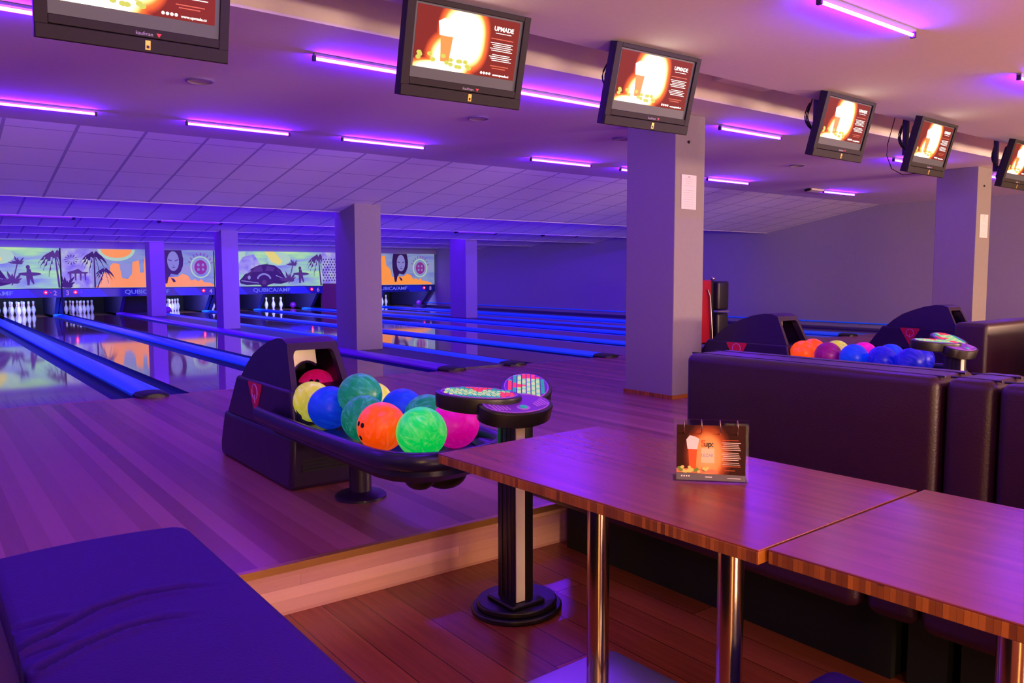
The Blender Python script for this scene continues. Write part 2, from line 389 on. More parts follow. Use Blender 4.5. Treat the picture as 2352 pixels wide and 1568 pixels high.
for i, cx in enumerate(CAPS):
    lab = ['blue capped divider at the far left', 'blue capped divider between lanes 1 and 2, ending nearest the first ball return', 'blue divider between lanes 2 and 3 running behind the first ball return', 'mauve capped divider left of the pillar row, between lanes 3 and 4', 'blue divider just right of the pillar row', 'blue divider left of lane 5, third black end past the pillar', 'blue divider between lanes 5 and 6, end hidden by the big pillar', 'blue divider right of lane 6', 'blue divider left of lane 7', 'blue divider between lanes 7 and 8, black end seen between two ball returns', 'dark divider along the foot of the right side wall'][i]
    t = thing('lane_divider', lab, 'divider', (cx, FOUL, -0.12))
    cap = 'cap_mauve' if i == 3 else 'gap_floor' if i == 10 else 'cap_blue'
    prof = [(-0.14, 0.0), (0.14, 0.0), (0.14, 0.135), (0.115, 0.155), (0.06, 0.165), (0, 0.168), (-0.06, 0.165), (-0.115, 0.155), (-0.14, 0.135)]
    MB().use(cap).prism(prof, 0.10, 26.66-FOUL, axis='y').build('capping', t, angle=50)
    b = MB().use('black_plastic'); n = len(prof); vs = []; fs = []
    rings = [(-0.14, 0.55, 0.80), (-0.11, 0.9, 0.93), (-0.05, 1.02, 1.0), (0.12, 1.04, 1.02)]
    for y, sx, sz in rings: vs += [(x*sx, y, (max(0.12, 0.0)+(z-0.12)*sz) if z > 0.12 else z if z else 0.115) for x, z in prof]
    for k in range(len(rings)-1):
        for j in range(n): fs.append((k*n+j, k*n+(j+1) % n, (k+1)*n+(j+1) % n, (k+1)*n+j))
    fs.append(list(range(n))); fs.append([(len(rings)-1)*n+j for j in range(n)])
    b.add(vs, fs).build('end_cap', t)
for n_, (a, c) in enumerate(((3, 4), (7, 8))):
    x0 = CAPS[a]+0.14; x1 = CAPS[c]-0.14
    struct(MB().use('gap_floor').box((x0, FOUL, -0.12), (x1, 26.9, 0.02)).build('trim_%d' % (5+n_), smooth=False))

# ------------------------------------------------------------------ pins
pin_prof = [(0.026, 0), (0.0285, 0.004), (0.036, 0.03), (0.050, 0.07), (0.0595, 0.105), (0.0605, 0.118), (0.058, 0.145), (0.050, 0.18), (0.038, 0.215), (0.0275, 0.245), (0.0235, 0.265), (0.0235, 0.28), (0.0265, 0.305), (0.031, 0.335), (0.0325, 0.348), (0.031, 0.362), (0.025, 0.374), (0.012, 0.381)]
def r_at(z):
    for (r0, z0), (r1, z1) in zip(pin_prof, pin_prof[1:]):
        if z0 <= z <= z1: return r0+(r1-r0)*(z-z0)/(z1-z0)
pin_t = thing('bowling_pin', 'pin', 'bowling pin', (0, 27.6, 0))
MB().use('pin').lathe(pin_prof, 20).build('body', pin_t)
for za, zb in ((0.243, 0.254), (0.283, 0.294)):
    MB().use('pin_red').lathe([(r_at(za)+0.0012, za), (r_at((za+zb)/2)+0.0012, (za+zb)/2), (r_at(zb)+0.0012, zb)], 20).build('neck_stripe', pin_t)
for o in [pin_t]: o.scale = (1.05, 1.05, 1.05)
pins_left = {2: range(10), 3: range(10), 4: range(10), 5: (5, 8, 9), 6: (0, 2, 4, 7, 8), 8: (1, 3)}
pl = {2: 'white bowling pin in the brightly lit full rack of lane 2', 3: 'white bowling pin in the dimmer full rack of lane 3', 4: 'white bowling pin in the bright rack of lane 4 behind the violet ball', 5: 'white bowling pin among the three seen just left of the pillar under number 4', 6: 'white bowling pin in the bright cluster on lane 6 left of a violet ball', 8: 'white bowling pin, one of two left standing on lane 8'}
first = True
spots = [(0, 0), (-1, 1), (1, 1), (-2, 2), (0, 2), (2, 2), (-3, 3), (-1, 3), (1, 3), (3, 3)]
cxl = {2: 2.55, 3: 4.15, 4: 6.75, 5: 7.84, 6: 10.28, 8: 14.76}
for ln, idx in pins_left.items():
    for k in idx:
        px = cxl[ln]+spots[k][0]*0.152; py = 27.45+spots[k][1]*0.264
        if ln == 6: px, py = {0: (9.97, 27.5), 2: (10.22, 27.5), 4: (10.32, 27.75), 7: (10.5, 27.5), 8: (10.60, 27.8)}[k]
        if ln == 8: px = 14.61 if k == 1 else 14.92
        if ln == 5: px, py = {5: (7.885, 27.6), 8: (8.13, 27.6), 9: (8.25, 27.85)}[k]
        if first:
            o = pin_t; o.location = (px, py, 0.0); o['label'] = pl[ln]; o['group'] = 'pins on lane %d' % ln; first = False
        else: dup(pin_t, (px, py, 0.0), pl[ln], 'pins on lane %d' % ln)

# ------------------------------------------------------------------ masking units (murals over the pins)
def E_(n, rgb, s=1.0):
    if n not in M: M[n] = emis(n, rgb, s)
    return n
def mural_bg(name, stops, bands, s=1.0, scale=1.3):
    """glowing printed mural ground: blotches of a few colours"""
    m, nt, b = newmat(name)
    tc = nt.nodes.new('ShaderNodeTexCoord'); mp = nt.nodes.new('ShaderNodeMapping'); mp.inputs['Scale'].default_value = bands
    nt.links.new(tc.outputs['Object'], mp.inputs['Vector'])
    n = nt.nodes.new('ShaderNodeTexNoise'); n.inputs['Scale'].default_value = scale; n.inputs['Detail'].default_value = 3
    nt.links.new(mp.outputs[0], n.inputs['Vector'])
    r = nt.nodes.new('ShaderNodeValToRGB'); r.color_ramp.elements[0].position = stops[0][0]; r.color_ramp.elements[0].color = lin(stops[0][1])
    r.color_ramp.elements[1].position = stops[-1][0]; r.color_ramp.elements[1].color = lin(stops[-1][1])
    for p, c in stops[1:-1]:
        e = r.color_ramp.elements.new(p); e.color = lin(c)
    nt.links.new(n.outputs['Fac'], r.inputs[0]); nt.links.new(r.outputs[0], b.inputs['Emission Color'])
    b.inputs['Emission Strength'].default_value = s*1.15; b.inputs['Base Color'].default_value = (0.03, 0.03, 0.05, 1)
    M[name] = m
mural_bg('mural_sky', [(0.30, (115, 120, 205)), (0.45, (140, 165, 190)), (0.55, (150, 205, 150)), (0.68, (185, 225, 130))], (0.5, 1, 3.0), 0.85, 1.5)
mural_bg('mural_blue', [(0.3, (110, 110, 205)), (0.5, (135, 155, 195)), (0.7, (165, 140, 205))], (0.6, 1, 2.5), 0.75, 1.6)
mural_bg('mural_lilac', [(0.3, (110, 85, 220)), (0.5, (160, 150, 225)), (0.65, (190, 200, 190)), (0.8, (215, 215, 120))], (1.5, 1, 1.5), 0.75, 2.0)
E_('mural_orange', (255, 150, 45), 0.95); E_('mural_peach', (255, 165, 110), 0.9); E_('mural_ink', (48, 14, 80), 0.7); E_('mural_plum', (85, 50, 120), 0.7)
E_('mural_face', (140, 135, 215), 0.8); E_('mural_magenta', (150, 45, 150), 0.75); E_('mural_yellow', (235, 215, 90), 0.9); E_('mural_pale', (180, 215, 190), 0.85)
def art(b, m, pts, k=1):
    b.use(m); b.prism(pts, -0.004*k, -0.004*k+0.003, axis='y')
def palm(b, x, z, h, s, lean=0.1, m='mural_plum', k=2):
    art(b, m, [(x-0.02*s-lean, z), (x+0.02*s-lean, z), (x+0.012*s, z+h), (x-0.012*s, z+h)], k)
    for i, a in enumerate((-0.5, -0.15, 0.25, 0.7, 1.2, 1.9, 2.4, 2.9, 3.3, 3.65, 4.3, 5.1)):
        L = (0.26+0.03*((i*5) % 3))*s; up_, lo_ = [], []
        for k_ in range(8):
            u_ = k_/7; px = x+math.cos(a)*L*u_*(1.0); pz = z+h+math.sin(a)*L*u_*.75-0.30*s*u_*u_+.05*s*u_
            wd = .050*s*math.sin(PI*min(1, .15+u_*.85))
            up_.append((px, pz+wd*.45)); lo_.append((px+.012*s*(1 if k_ % 2 else -1), pz-wd*(1.35 if k_ % 2 else .5)))
        art(b, m, up_+lo_[::-1], k+0.3+i*0.04)
def surfer(b, x, z, m='mural_plum', k=2):
    art(b, m, ell(x+0.02, z+0.19, 0.28, 0.05, 20), k)
    art(b, m, [(x-0.05, z-0.12), (x+0.0, z-0.12), (x+0.02, z+0.05), (x+0.09, z-0.1), (x+0.12, z-0.08), (x+0.07, z+0.2), (x+0.04, z+0.33), (x-0.05, z+0.33), (x-0.07, z+0.1)], k+0.2)
    art(b, m, ell(x-0.02, z+0.38, 0.05, 0.06, 12), k+0.3)
def bush(b, x, z, m='mural_plum', k=2, s=1.0):
    for i in range(9):
        a = PI*(0.08+0.105*i); L = (0.22+0.1*((i*7) % 3))*s; d = Vector((math.cos(a), math.sin(a))); n = Vector((-d.y, d.x))
        c = Vector((x, z)); art(b, m, [tuple(c), tuple(c+d*L*.6-n*.04*s), tuple(c+d*L), tuple(c+d*L*.6+n*.04*s)], k+i*0.05)
def car(b, x, z, s=1.0, k=2):
    o = [(-.80, .02), (-.84, .12), (-.74, .22), (-.66, .32), (-.55, .38), (-.45, .50), (-.25, .60), (.10, .66), (.35, .62), (.55, .48), (.66, .30), (.74, .16), (.80, .06), (.55, .0), (.3, .02), (.1, -.04), (-.3, -.02), (-.6, -.03)]
    art(b, 'mural_ink', [(x+p*s, z+q*s) for p, q in o], k)
    art(b, 'mural_plum', [(x+p*s, z+q*s) for p, q in [(-.50, .40), (-.30, .40), (-.05, .42), (-.10, .60), (-.28, .57)]], k+1)
    art(b, 'mural_plum', [(x+p*s, z+q*s) for p, q in [(.02, .44), (.30, .42), (.36, .54), (.10, .61)]], k+1)
    art(b, 'mural_face', ell(x-0.52*s, z+0.22*s, .05*s, .07*s, 14), k+1); 
    ring = ell(x-.02*s, z+.14*s, .25*s, .22*s, 16, 0.2, PI-0.2)+ell(x-.02*s, z+.12*s, .20*s, .18*s, 16, 0.2, PI-0.2)[::-1]
    art(b, 'mural_face', ring, k+1)
    art(b, 'mural_face', [(x-.78*s, z+.10*s), (x-.2*s, z+.02*s), (x-.2*s, z+.045*s), (x-.78*s, z+.13*s)], k+1.2)
def car_detail(b, x, z, s, k):
    P = lambda pts: [(x+p*s, z+q*s) for p, q in pts]
    for i in range(6):
        a = .34+i*.055; art(b, 'mural_plum', P([(-.70+i*.04, .17+i*.03), (-.67+i*.04, .165+i*.03), (-.52+i*.05, a-.04), (-.54+i*.05, a-.02)]), k)
    art(b, 'mural_face', P([(-.60, .36), (-.46, .46), (-.44, .44), (-.57, .34)]), k)
    art(b, 'mural_face', P([(.40, .30), (.62, .20), (.62, .18), (.38, .27)]), k)
    art(b, 'mural_ink', P(ell(-.02, .06, .16, .16, 20)), k+.3); art(b, 'mural_plum', P(ell(-.02, .06, .08, .08, 16)), k+.5)
    art(b, 'mural_plum', P([(-.22, .62), (.12, .685), (.12, .67), (-.2, .605)]), k)
    art(b, 'mural_plum', P([(.44, .50), (.58, .32), (.56, .31), (.42, .47)]), k)
def car_art(b, X, full=True):
    # X is the right end of the unit
    art(b, 'mural_yellow', [(X-1.98, 1.94), (X-1.66, 1.94), (X-1.38, 1.62), (X-1.50, 1.50), (X-1.75, 1.60)], 1)
    art(b, 'mural_pale', ell(X-1.5, 1.70, 0.40, 0.22, 24), 0.8)
    art(b, 'mural_pale', [(X-3.2, 1.35), (X-2.9, 1.9), (X-2.6, 1.92), (X-2.7, 1.5), (X-3.05, 1.1)], 0.8)
    art(b, 'mural_sky', [(X-1.5, 0.82), (X-0.02, 0.82), (X-0.02, 1.15), (X-0.5, 1.05), (X-1.2, .92)], 1)
    art(b, 'mural_magenta', [(X-3.55, 1.60), (X-3.3, 1.93), (X-3.5, 1.93)], 1.2); art(b, 'mural_lilac', [(X-3.0, 1.3), (X-2.7, 1.75), (X-2.35, 1.85), (X-2.1, 1.5), (X-2.6, 1.2)], 1.1)
    car(b, X-2.0, 0.88, 0.98, 2); car_detail(b, X-2.0, .88, .98, 3.6)
    bush(b, X-1.17, 0.95, k=3, s=0.9); art(b, 'mural_plum', [(X-1.2, 0.9), (X-1.17, 0.9), (X-1.02, 1.5), (X-1.05, 1.5)], 3)
    bush(b, X-1.02, 1.48, k=3.3, s=0.6); surfer(b, X-0.77, 1.02, k=3); palm(b, X-0.12, 0.82, 0.95, 1.35, lean=-0.08, k=3)
def woman_art(b, X):
    # X: centre of the face
    art(b, 'mural_orange', [(X-0.85, 0.82), (X-0.85, 1.5), (X-0.78, 1.85), (X-0.66, 1.86), (X-0.6, 1.5), (X-0.45, 1.38), (X-0.38, 1.1), (X+0.1, 1.12), (X+0.25, 1.22), (X+0.42, 1.15), (X+0.5, 1.0), (X+0.62, 1.05), (X+0.72, 0.98), (X+0.8, 1.05), (X+0.9, 0.95), (X+1.1, 0.93), (X+1.3, 0.86), (X+1.32, 0.82)], 1)
    hair = [(X-.32, 1.935), (X-.36, 1.7), (X-.36, 1.45), (X-.30, 1.1), (X-.27, .92), (X-.2, .92), (X-.16, 1.1), (X-.08, 1.22), (X+.1, 1.18), (X+.2, 1.28), (X+.27, 1.45), (X+.29, 1.65), (X+.24, 1.935)]
    art(b, 'mural_ink', hair, 2)
    art(b, 'mural_face', ell(X-0.01, 1.60, .17, .30, 28), 3)
    art(b, 'mural_ink', [(X-.17, 1.66), (X-.05, 1.62), (X-.05, 1.60), (X-.15, 1.63)], 3.8); art(b, 'mural_ink', [(X+.04, 1.62), (X+.15, 1.66), (X+.13, 1.63), (X+.04, 1.60)], 3.8)
    art(b, 'mural_ink', ell(X+0.0, 1.41, .05, .012, 12), 3.8); art(b, 'mural_ink', ell(X+0.0, 1.475, .022, .008, 10), 3.8)
    art(b, 'mural_ink', [(X-.1, 1.1), (X+.0, 1.06), (X+.05, .98), (X-.02, .95)], 3.8)
    ex = X+0.80
    art(b, 'mural_pale', ell(ex, 1.42, .31, .34, 28), 1.6); art(b, 'mural_blue', ell(ex, 1.42, .27, .30, 28), 2.2)
    art(b, 'mural_magenta', ell(ex, 1.42, .19, .22, 28), 3)
    for dx, dz in ((-.07, .07), (.07, .07), (-.07, -.07), (.07, -.07)): art(b, 'mural_face', rrect(ex+dx-.035, 1.42+dz-.04, ex+dx+.035, 1.42+dz+.04, .01, 2), 3.8)
    for i in range(9):
        a = 0.35+i*0.3; c, s_ = math.cos(a), math.sin(a); n = (-s_*.012, c*.012)
        art(b, 'mural_magenta', [(ex+c*.33-n[0], 1.42+s_*.37-n[1]), (ex+c*.40-n[0], 1.42+s_*.45-n[1]), (ex+c*.40+n[0], 1.42+s_*.45+n[1]), (ex+c*.33+n[0], 1.42+s_*.37+n[1])], 2.4)
Z0, Z1 = 0.80, 1.94
def unit(x0, x1, bg, label, artfn, nums, leds, textx, gap=None, chev=()):
    t = thing('masking_unit', label, 'bowling mural', ((x0+x1)/2, 25.8, 0.0)); ox = (x0+x1)/2
    b = MB().use(bg).box((x0-ox, 0, Z0), (x1-ox, 0.03, Z1))
    lb = MB(); lb.use(bg); artfn(lb)
    for v in lb.v: v.x = max(x0+.002, min(x1-.002, v.x))-ox
    b.build('mural_panel', t, smooth=False)
    a = lb.build('mural_print', t, smooth=False)
    b = MB().use('strip').box((x0-ox, -0.02, 0.55), (x1-ox, 0.03, Z0-0.004))
    b.use('strip_light')
    for c in chev: b.prism([(c-ox-.25, .552), (c-ox+.45, .552), (c-ox+.22, Z0-.006), (c-ox-.45, Z0-.006)], -0.023, -0.0205, axis='y')
    b.use('pit').box((x0-ox, -0.03, Z0-0.012), (x1-ox, 0.0, Z0+0.004))
    b.build('lower_strip', t, smooth=False)
    b = MB().use('letter'); b.text('QUBICA/AMF', 0.17, T(textx-ox, -0.026, 0.625) @ RX(PI/2) @ Matrix.Diagonal((1.25, 1, 1, 1)), bold=0.002); b.build('strip_lettering', t, smooth=False)
    for n, x in nums:
        b = MB().use('number'); b.text(n, 0.19, T(x-ox, -0.026, 0.61) @ RX(PI/2), bold=0.002); b.build('lane_number', t, smooth=False)
    for x, st in leds:
        b = MB()
        if st: b.use('led_halo').lathe([(.058, -.004), (.058, .004)], 20, T(x-ox, -.027, .69) @ RX(PI/2))
        b.use('led' if st else 'led_dim').sphere((x-ox, -0.03, 0.69), 0.026 if st else 0.016, 12, 8); b.build('ready_lamp', t)
    return t, ox
def pit_walls(t, ox, xs):
    for x in xs:
        b = MB().use('kick'); b.prism([(0.9, 0.0), (3.2, 0.0), (3.2, 0.72), (0.25, 0.72), (0.25, 0.55), (0.55, 0.3)], x-ox-0.05, x-ox+0.05, axis='x'); b.build('kickback', t)
def a12(b):
    art(b, 'mural_sky', [(0.0, 0.81), (3.44, 0.81), (3.44, 1.93), (0, 1.93)], 0.4); car_art(b, 3.45)
t, ox = unit(0.0, 3.44, 'mural_sky', 'glowing mural with dark car, surfer and palm, cut by the left edge', a12, [('2', 3.29), ('1', 0.2)], [(3.06, 1), (3.18, 0)], 1.65, chev=(2.4,))
pit_walls(t, ox, (0.1, 1.8, 3.40))
def a34(b):
    # narrow lilac panel at the left, then the orange town and the woman
    art(b, 'mural_lilac', [(3.46, .81), (4.25, .81), (4.25, 1.93), (3.46, 1.93)], 0.6)
    for i in range(12):
        a = 2*PI*i/12; c, s_ = math.cos(a), math.sin(a); cx, cz = 3.73, 1.62
        art(b, 'mural_ink', [(cx+c*.05, cz+s_*.04), (cx+c*.17-s_*.015, cz+s_*.14+c*.012), (cx+c*.17+s_*.015, cz+s_*.14-c*.012)], 1.5)
    for dx in (0, 0.13, 0.26, 0.38): art(b, 'mural_plum', [(3.68+dx, 1.02), (3.71+dx, 1.02), (3.72+dx, 1.22), (3.67+dx, 1.22)], 1.5)
    art(b, 'mural_plum', [(3.62, 1.22), (4.12, 1.22), (4.16, 1.27), (4.0, 1.27), (3.9, 1.36), (3.75, 1.3), (3.64, 1.27)], 1.6)
    bush(b, 3.55, 0.82, 'mural_ink', 1.6, 1.0)
    art(b, 'mural_pale', [(p, q) for p, q in ell(4.92, 1.93, .50, .34, 24, PI, 2*PI)], 0.8)
    art(b, 'mural_orange', [(p, q) for p, q in ell(4.92, 1.93, .42, .25, 24, PI, 2*PI)], 1.5)
    art(b, 'mural_orange', [(4.30, .82), (4.45, .95), (4.55, 1.25), (4.72, 1.25), (4.74, 1.46), (4.82, 1.53), (4.98, 1.50), (5.04, 1.1), (5.2, 1.06), (5.32, 1.22), (5.34, 1.56), (5.52, 1.62), (5.54, 1.25), (5.68, 1.25), (5.72, 1.8), (5.8, 1.8), (5.8, .82)], 1.5)
    art(b, 'mural_peach', [(4.40, .84), (4.50, 1.2), (4.70, 1.25), (4.72, .84)], 2.0)
    palm(b, 4.32, 0.82, 0.95, 1.15, 0.0, 'mural_ink', 2.6); palm(b, 4.58, 0.82, 0.50, 0.85, 0.20, 'mural_ink', 3.6)
    art(b, 'mural_orange', [(5.8, .82), (5.8, 1.2), (6.1, 1.22), (6.2, 1.1), (6.3, .82)], 1.5)
    woman_art(b, 6.5)
t, ox = unit(3.46, 7.70, 'mural_blue', 'glowing mural with orange town, palms and a woman\'s face', a34, [('3', 3.60), ('4', 7.58)], [(3.80, 1), (3.95, 0), (7.36, 1)], 5.72, chev=(4.2, 6.9))
pit_walls(t, ox, (3.52, 5.14, 6.05, 7.66))
MB().use('pit').box((3.455-ox, -0.03, 0.0), (3.475-ox, -0.01, 1.94)).build('divider_pole', t)
MB().use('pit').box((5.2-ox, 0.9, 0), (6.0-ox, 0.95, 0.75)).build('closing_board', t)
def a56(b): car_art(b, 11.32)
t, ox = unit(7.74, 11.33, 'mural_sky', 'glowing mural between two pillars with dark car, yellow patch, surfer and palm', a56, [('5', 7.9), ('6', 11.16)], [(10.93, 1)], 9.55, chev=(8.3, 10.45))
pit_walls(t, ox, (7.80, 9.4, 11.28))
def a78(b): woman_art(b, 14.4)
t, ox = unit(12.06, 15.82, 'mural_blue', 'glowing mural with woman\'s face and round seal beside the side wall', a78, [('7', 12.2), ('8', 15.62)], [(15.35, 1)], 14.0, chev=(12.9, 15.0))
pit_walls(t, ox, (12.12, 13.83, 15.76))
t = thing('mural_panel', 'narrow lilac mural panel with leaf pattern between the car mural and the middle pillar', 'mural panel', (11.69, 25.8, 0))
MB().use('mural_lilac').box((-.36, 0, .88), (.36, .03, Z1)).build('printed_board', t)
b = MB().use('mural_ink')
for i in range(7):
    for j in range(9):
        x = -.31+i*.1+(.05 if j % 2 else 0); z = 0.95+j*.09
        if x < .33: b.prism([(x, z), (x+.028, z+.035), (x, z+.07), (x-.028, z+.035)], -.004, -.001, axis='y')
b.build('leaf_print', t, smooth=False)
M['brown_wall'] = mat('brown_wall', (120, 70, 70), 0.8)
struct(MB().use('brown_wall').box((11.33, 25.84, 0), (12.05, 25.95, .9)).build('trim_7', smooth=False))

# ------------------------------------------------------------------ bowling balls
BALLC = {'yellow': ((214, 222, 55), (245, 245, 160)), 'blue': ((10, 60, 225), (20, 90, 250)), 'teal': ((0, 132, 92), (70, 170, 160)), 'orange': ((255, 80, 0), (255, 100, 60)),
         'green': ((0, 228, 88), (130, 240, 120)), 'pink': ((232, 0, 165), (250, 40, 190)), 'crimson': ((225, 10, 90), (240, 40, 120)), 'purple': ((150, 15, 110), (180, 60, 160)), 'deepblue': ((15, 25, 200), (70, 60, 240)), 'violet': ((110, 20, 150), (140, 60, 190))}
def ballmat(k):
    n = 'ball_'+k
    if n in M: return n
    m, nt, b = newmat(n)
    tc = nt.nodes.new('ShaderNodeTexCoord'); mp = nt.nodes.new('ShaderNodeMapping'); mp.inputs['Scale'].default_value = (9, 9, 3); mp.inputs['Rotation'].default_value = (0.3, 0.2, 0)
    nt.links.new(tc.outputs['Object'], mp.inputs[0])
    n1 = nt.nodes.new('ShaderNodeTexNoise'); n1.inputs['Scale'].default_value = 2.2; n1.inputs['Detail'].default_value = 8; n1.inputs['Distortion'].default_value = 1.6; n1.inputs['Roughness'].default_value = 0.7
    nt.links.new(mp.outputs[0], n1.inputs['Vector'])
    r = nt.nodes.new('ShaderNodeValToRGB'); a, c = BALLC[k]
    r.color_ramp.elements[0].position = 0.48; r.color_ramp.elements[0].color = lin(a); r.color_ramp.elements[1].position = 0.72; r.color_ramp.elements[1].color = lin(c)
    nt.links.new(n1.outputs['Fac'], r.inputs[0]); nt.links.new(r.outputs[0], b.inputs['Base Color'])
    b.inputs['Roughness'].default_value = 0.32; b.inputs['Specular IOR Level'].default_value = 0.4
    # emission added to the ball colour, standing in for fluorescence under the blacklight tubes
    nt.links.new(r.outputs[0], b.inputs['Emission Color']); b.inputs['Emission Strength'].default_value = GLOW.get(k, 0.2)
    M[n] = m; return n
GLOW = {'yellow': 0.38, 'blue': 0.34, 'teal': 0.42, 'orange': 0.60, 'green': 0.55, 'pink': 0.42, 'crimson': 0.35, 'purple': 0.12, 'deepblue': 0.3, 'violet': 0.2}
BR = 0.10795
_ball = {}
def ball(x, y, z, col, label, group, rot=(0, 0, 0), holes=True):
    if col in _ball:
        o = dup(_ball[col], (x, y, z), label, group)
    else:
        o = thing('bowling_ball', label, 'bowling ball', (x, y, z), group=group)
        MB().use(ballmat(col)).sphere((0, 0, 0), BR, 48, 28).build('shell', o)
        for dx, dz in ((-.016, .018), (.018, .018), (.002, -.045)):
            d = Vector((dx, -BR, dz)).normalized()
            b = MB().use('dark'); q = d.to_track_quat('Z', 'Y').to_matrix().to_4x4()
            b.lathe([(0.0115, BR-0.004), (0.0115, BR+0.0004-0.0004)], 16, q); b.build('finger_hole', o)
        _ball[col] = o
    o.rotation_euler = rot
    return o
R1 = 'balls on the first ball return'; R2 = 'balls on the second ball return'; R3 = 'balls on the third ball return'
TX = 1.78
ball(1.70, 2.890, .462, 'green', 'bright green marbled bowling ball at the front of the nearest rack', R1, (2.2, 0, .3))
ball(1.625, 3.105, .462, 'orange', 'bright orange bowling ball with a finger hole, beside the green one', R1, (-.05, .1, -1.55))
ball(1.662, 3.345, .462, 'teal', 'dark teal bowling ball directly behind the orange ball', R1, (1.4, .2, 2))
ball(1.660, 3.725, .462, 'blue', 'blue bowling ball in front of the yellow one at the hood', R1, (2, 0, 1))
ball(1.663, 3.955, .462, 'yellow', 'yellow bowling ball at the left of the hood mouth', R1, (2, 1, 0))
ball(1.735, 3.535, .540, 'teal', 'teal marbled bowling ball lying on top of the others', R1, (2.1, .5, 1))
ball(1.82, 4.255, .488, 'crimson', 'crimson bowling ball coming out of the hood opening', R1, (-.35, 0, -.55))
ball(1.905, 3.740, .462, 'yellow', 'pale yellow bowling ball peeking out behind the top teal ball', R1, (2, 0, 0))
ball(1.908, 3.425, .462, 'blue', 'blue bowling ball in the rear row right of the top teal ball', R1, (2, 1, 1))
ball(1.905, 3.185, .462, 'teal', 'teal bowling ball in the rear row between blue and pink', R1, (2, 1, 2))
ball(1.915, 2.960, .462, 'pink', 'magenta pink bowling ball at the front right of the nearest rack', R1, (2, 0, 0))
for x, y, c, l in ((6.01, 3.874, 'orange', 'orange bowling ball left of its orange neighbour, behind the long bench back'), (6.25, 3.935, 'orange', 'second orange bowling ball, just behind and right of the first, over the bench'),
                   (6.01, 3.645, 'purple', 'dull purple bowling ball right of the two orange ones'), (6.25, 3.711, 'yellow', 'yellow bowling ball with a hole behind the purple one'),
                   (6.01, 3.42, 'blue', 'blue bowling ball left of the pink one on the second rack'), (6.25, 3.47, 'pink', 'pink bowling ball between blue balls on the second rack'),
                   (6.01, 3.19, 'deepblue', 'blue bowling ball in the middle of the blue group over the bench'), (6.25, 3.245, 'blue', 'mid blue bowling ball half hidden behind another, over the bench'),
                   (6.01, 2.965, 'deepblue', 'dark blue swirled bowling ball nearest the small keypad console'), (6.25, 3.015, 'deepblue', 'dark blue bowling ball behind the last one of the second rack')):
    ball(x, y, .462, c, l, R2, (2.2, random.uniform(0, 2), random.uniform(0, 3)) if c != 'yellow' else (-.75, 1.3, -.6))
ball(9.13, 3.966, .485, 'blue', 'blue bowling ball by the mouth of the rightmost hood', R3, (2, 0, 0))
ball(9.13, 3.74, .462, 'crimson', 'crimson bowling ball on the rightmost rack beside the bench', R3, (-.1, 0, -.9))
ball(9.37, 3.77, .515, 'blue', 'blue bowling ball mostly hidden behind the crimson one', R3, (2, 1, 0))
ball(6.30, 25.9, BR, 'violet', 'violet bowling ball rolling into the pins of lane 4', 'rolling balls', (2, 0, 0))
ball(10.94, 27.5, BR, 'violet', 'violet bowling ball right of the pins on lane 6', 'rolling balls', (2, 0, 1))
ball(15.6, 26.6, BR, 'violet', 'violet bowling ball by the right kickback of lane 8', 'rolling balls', (2, 0, 2))

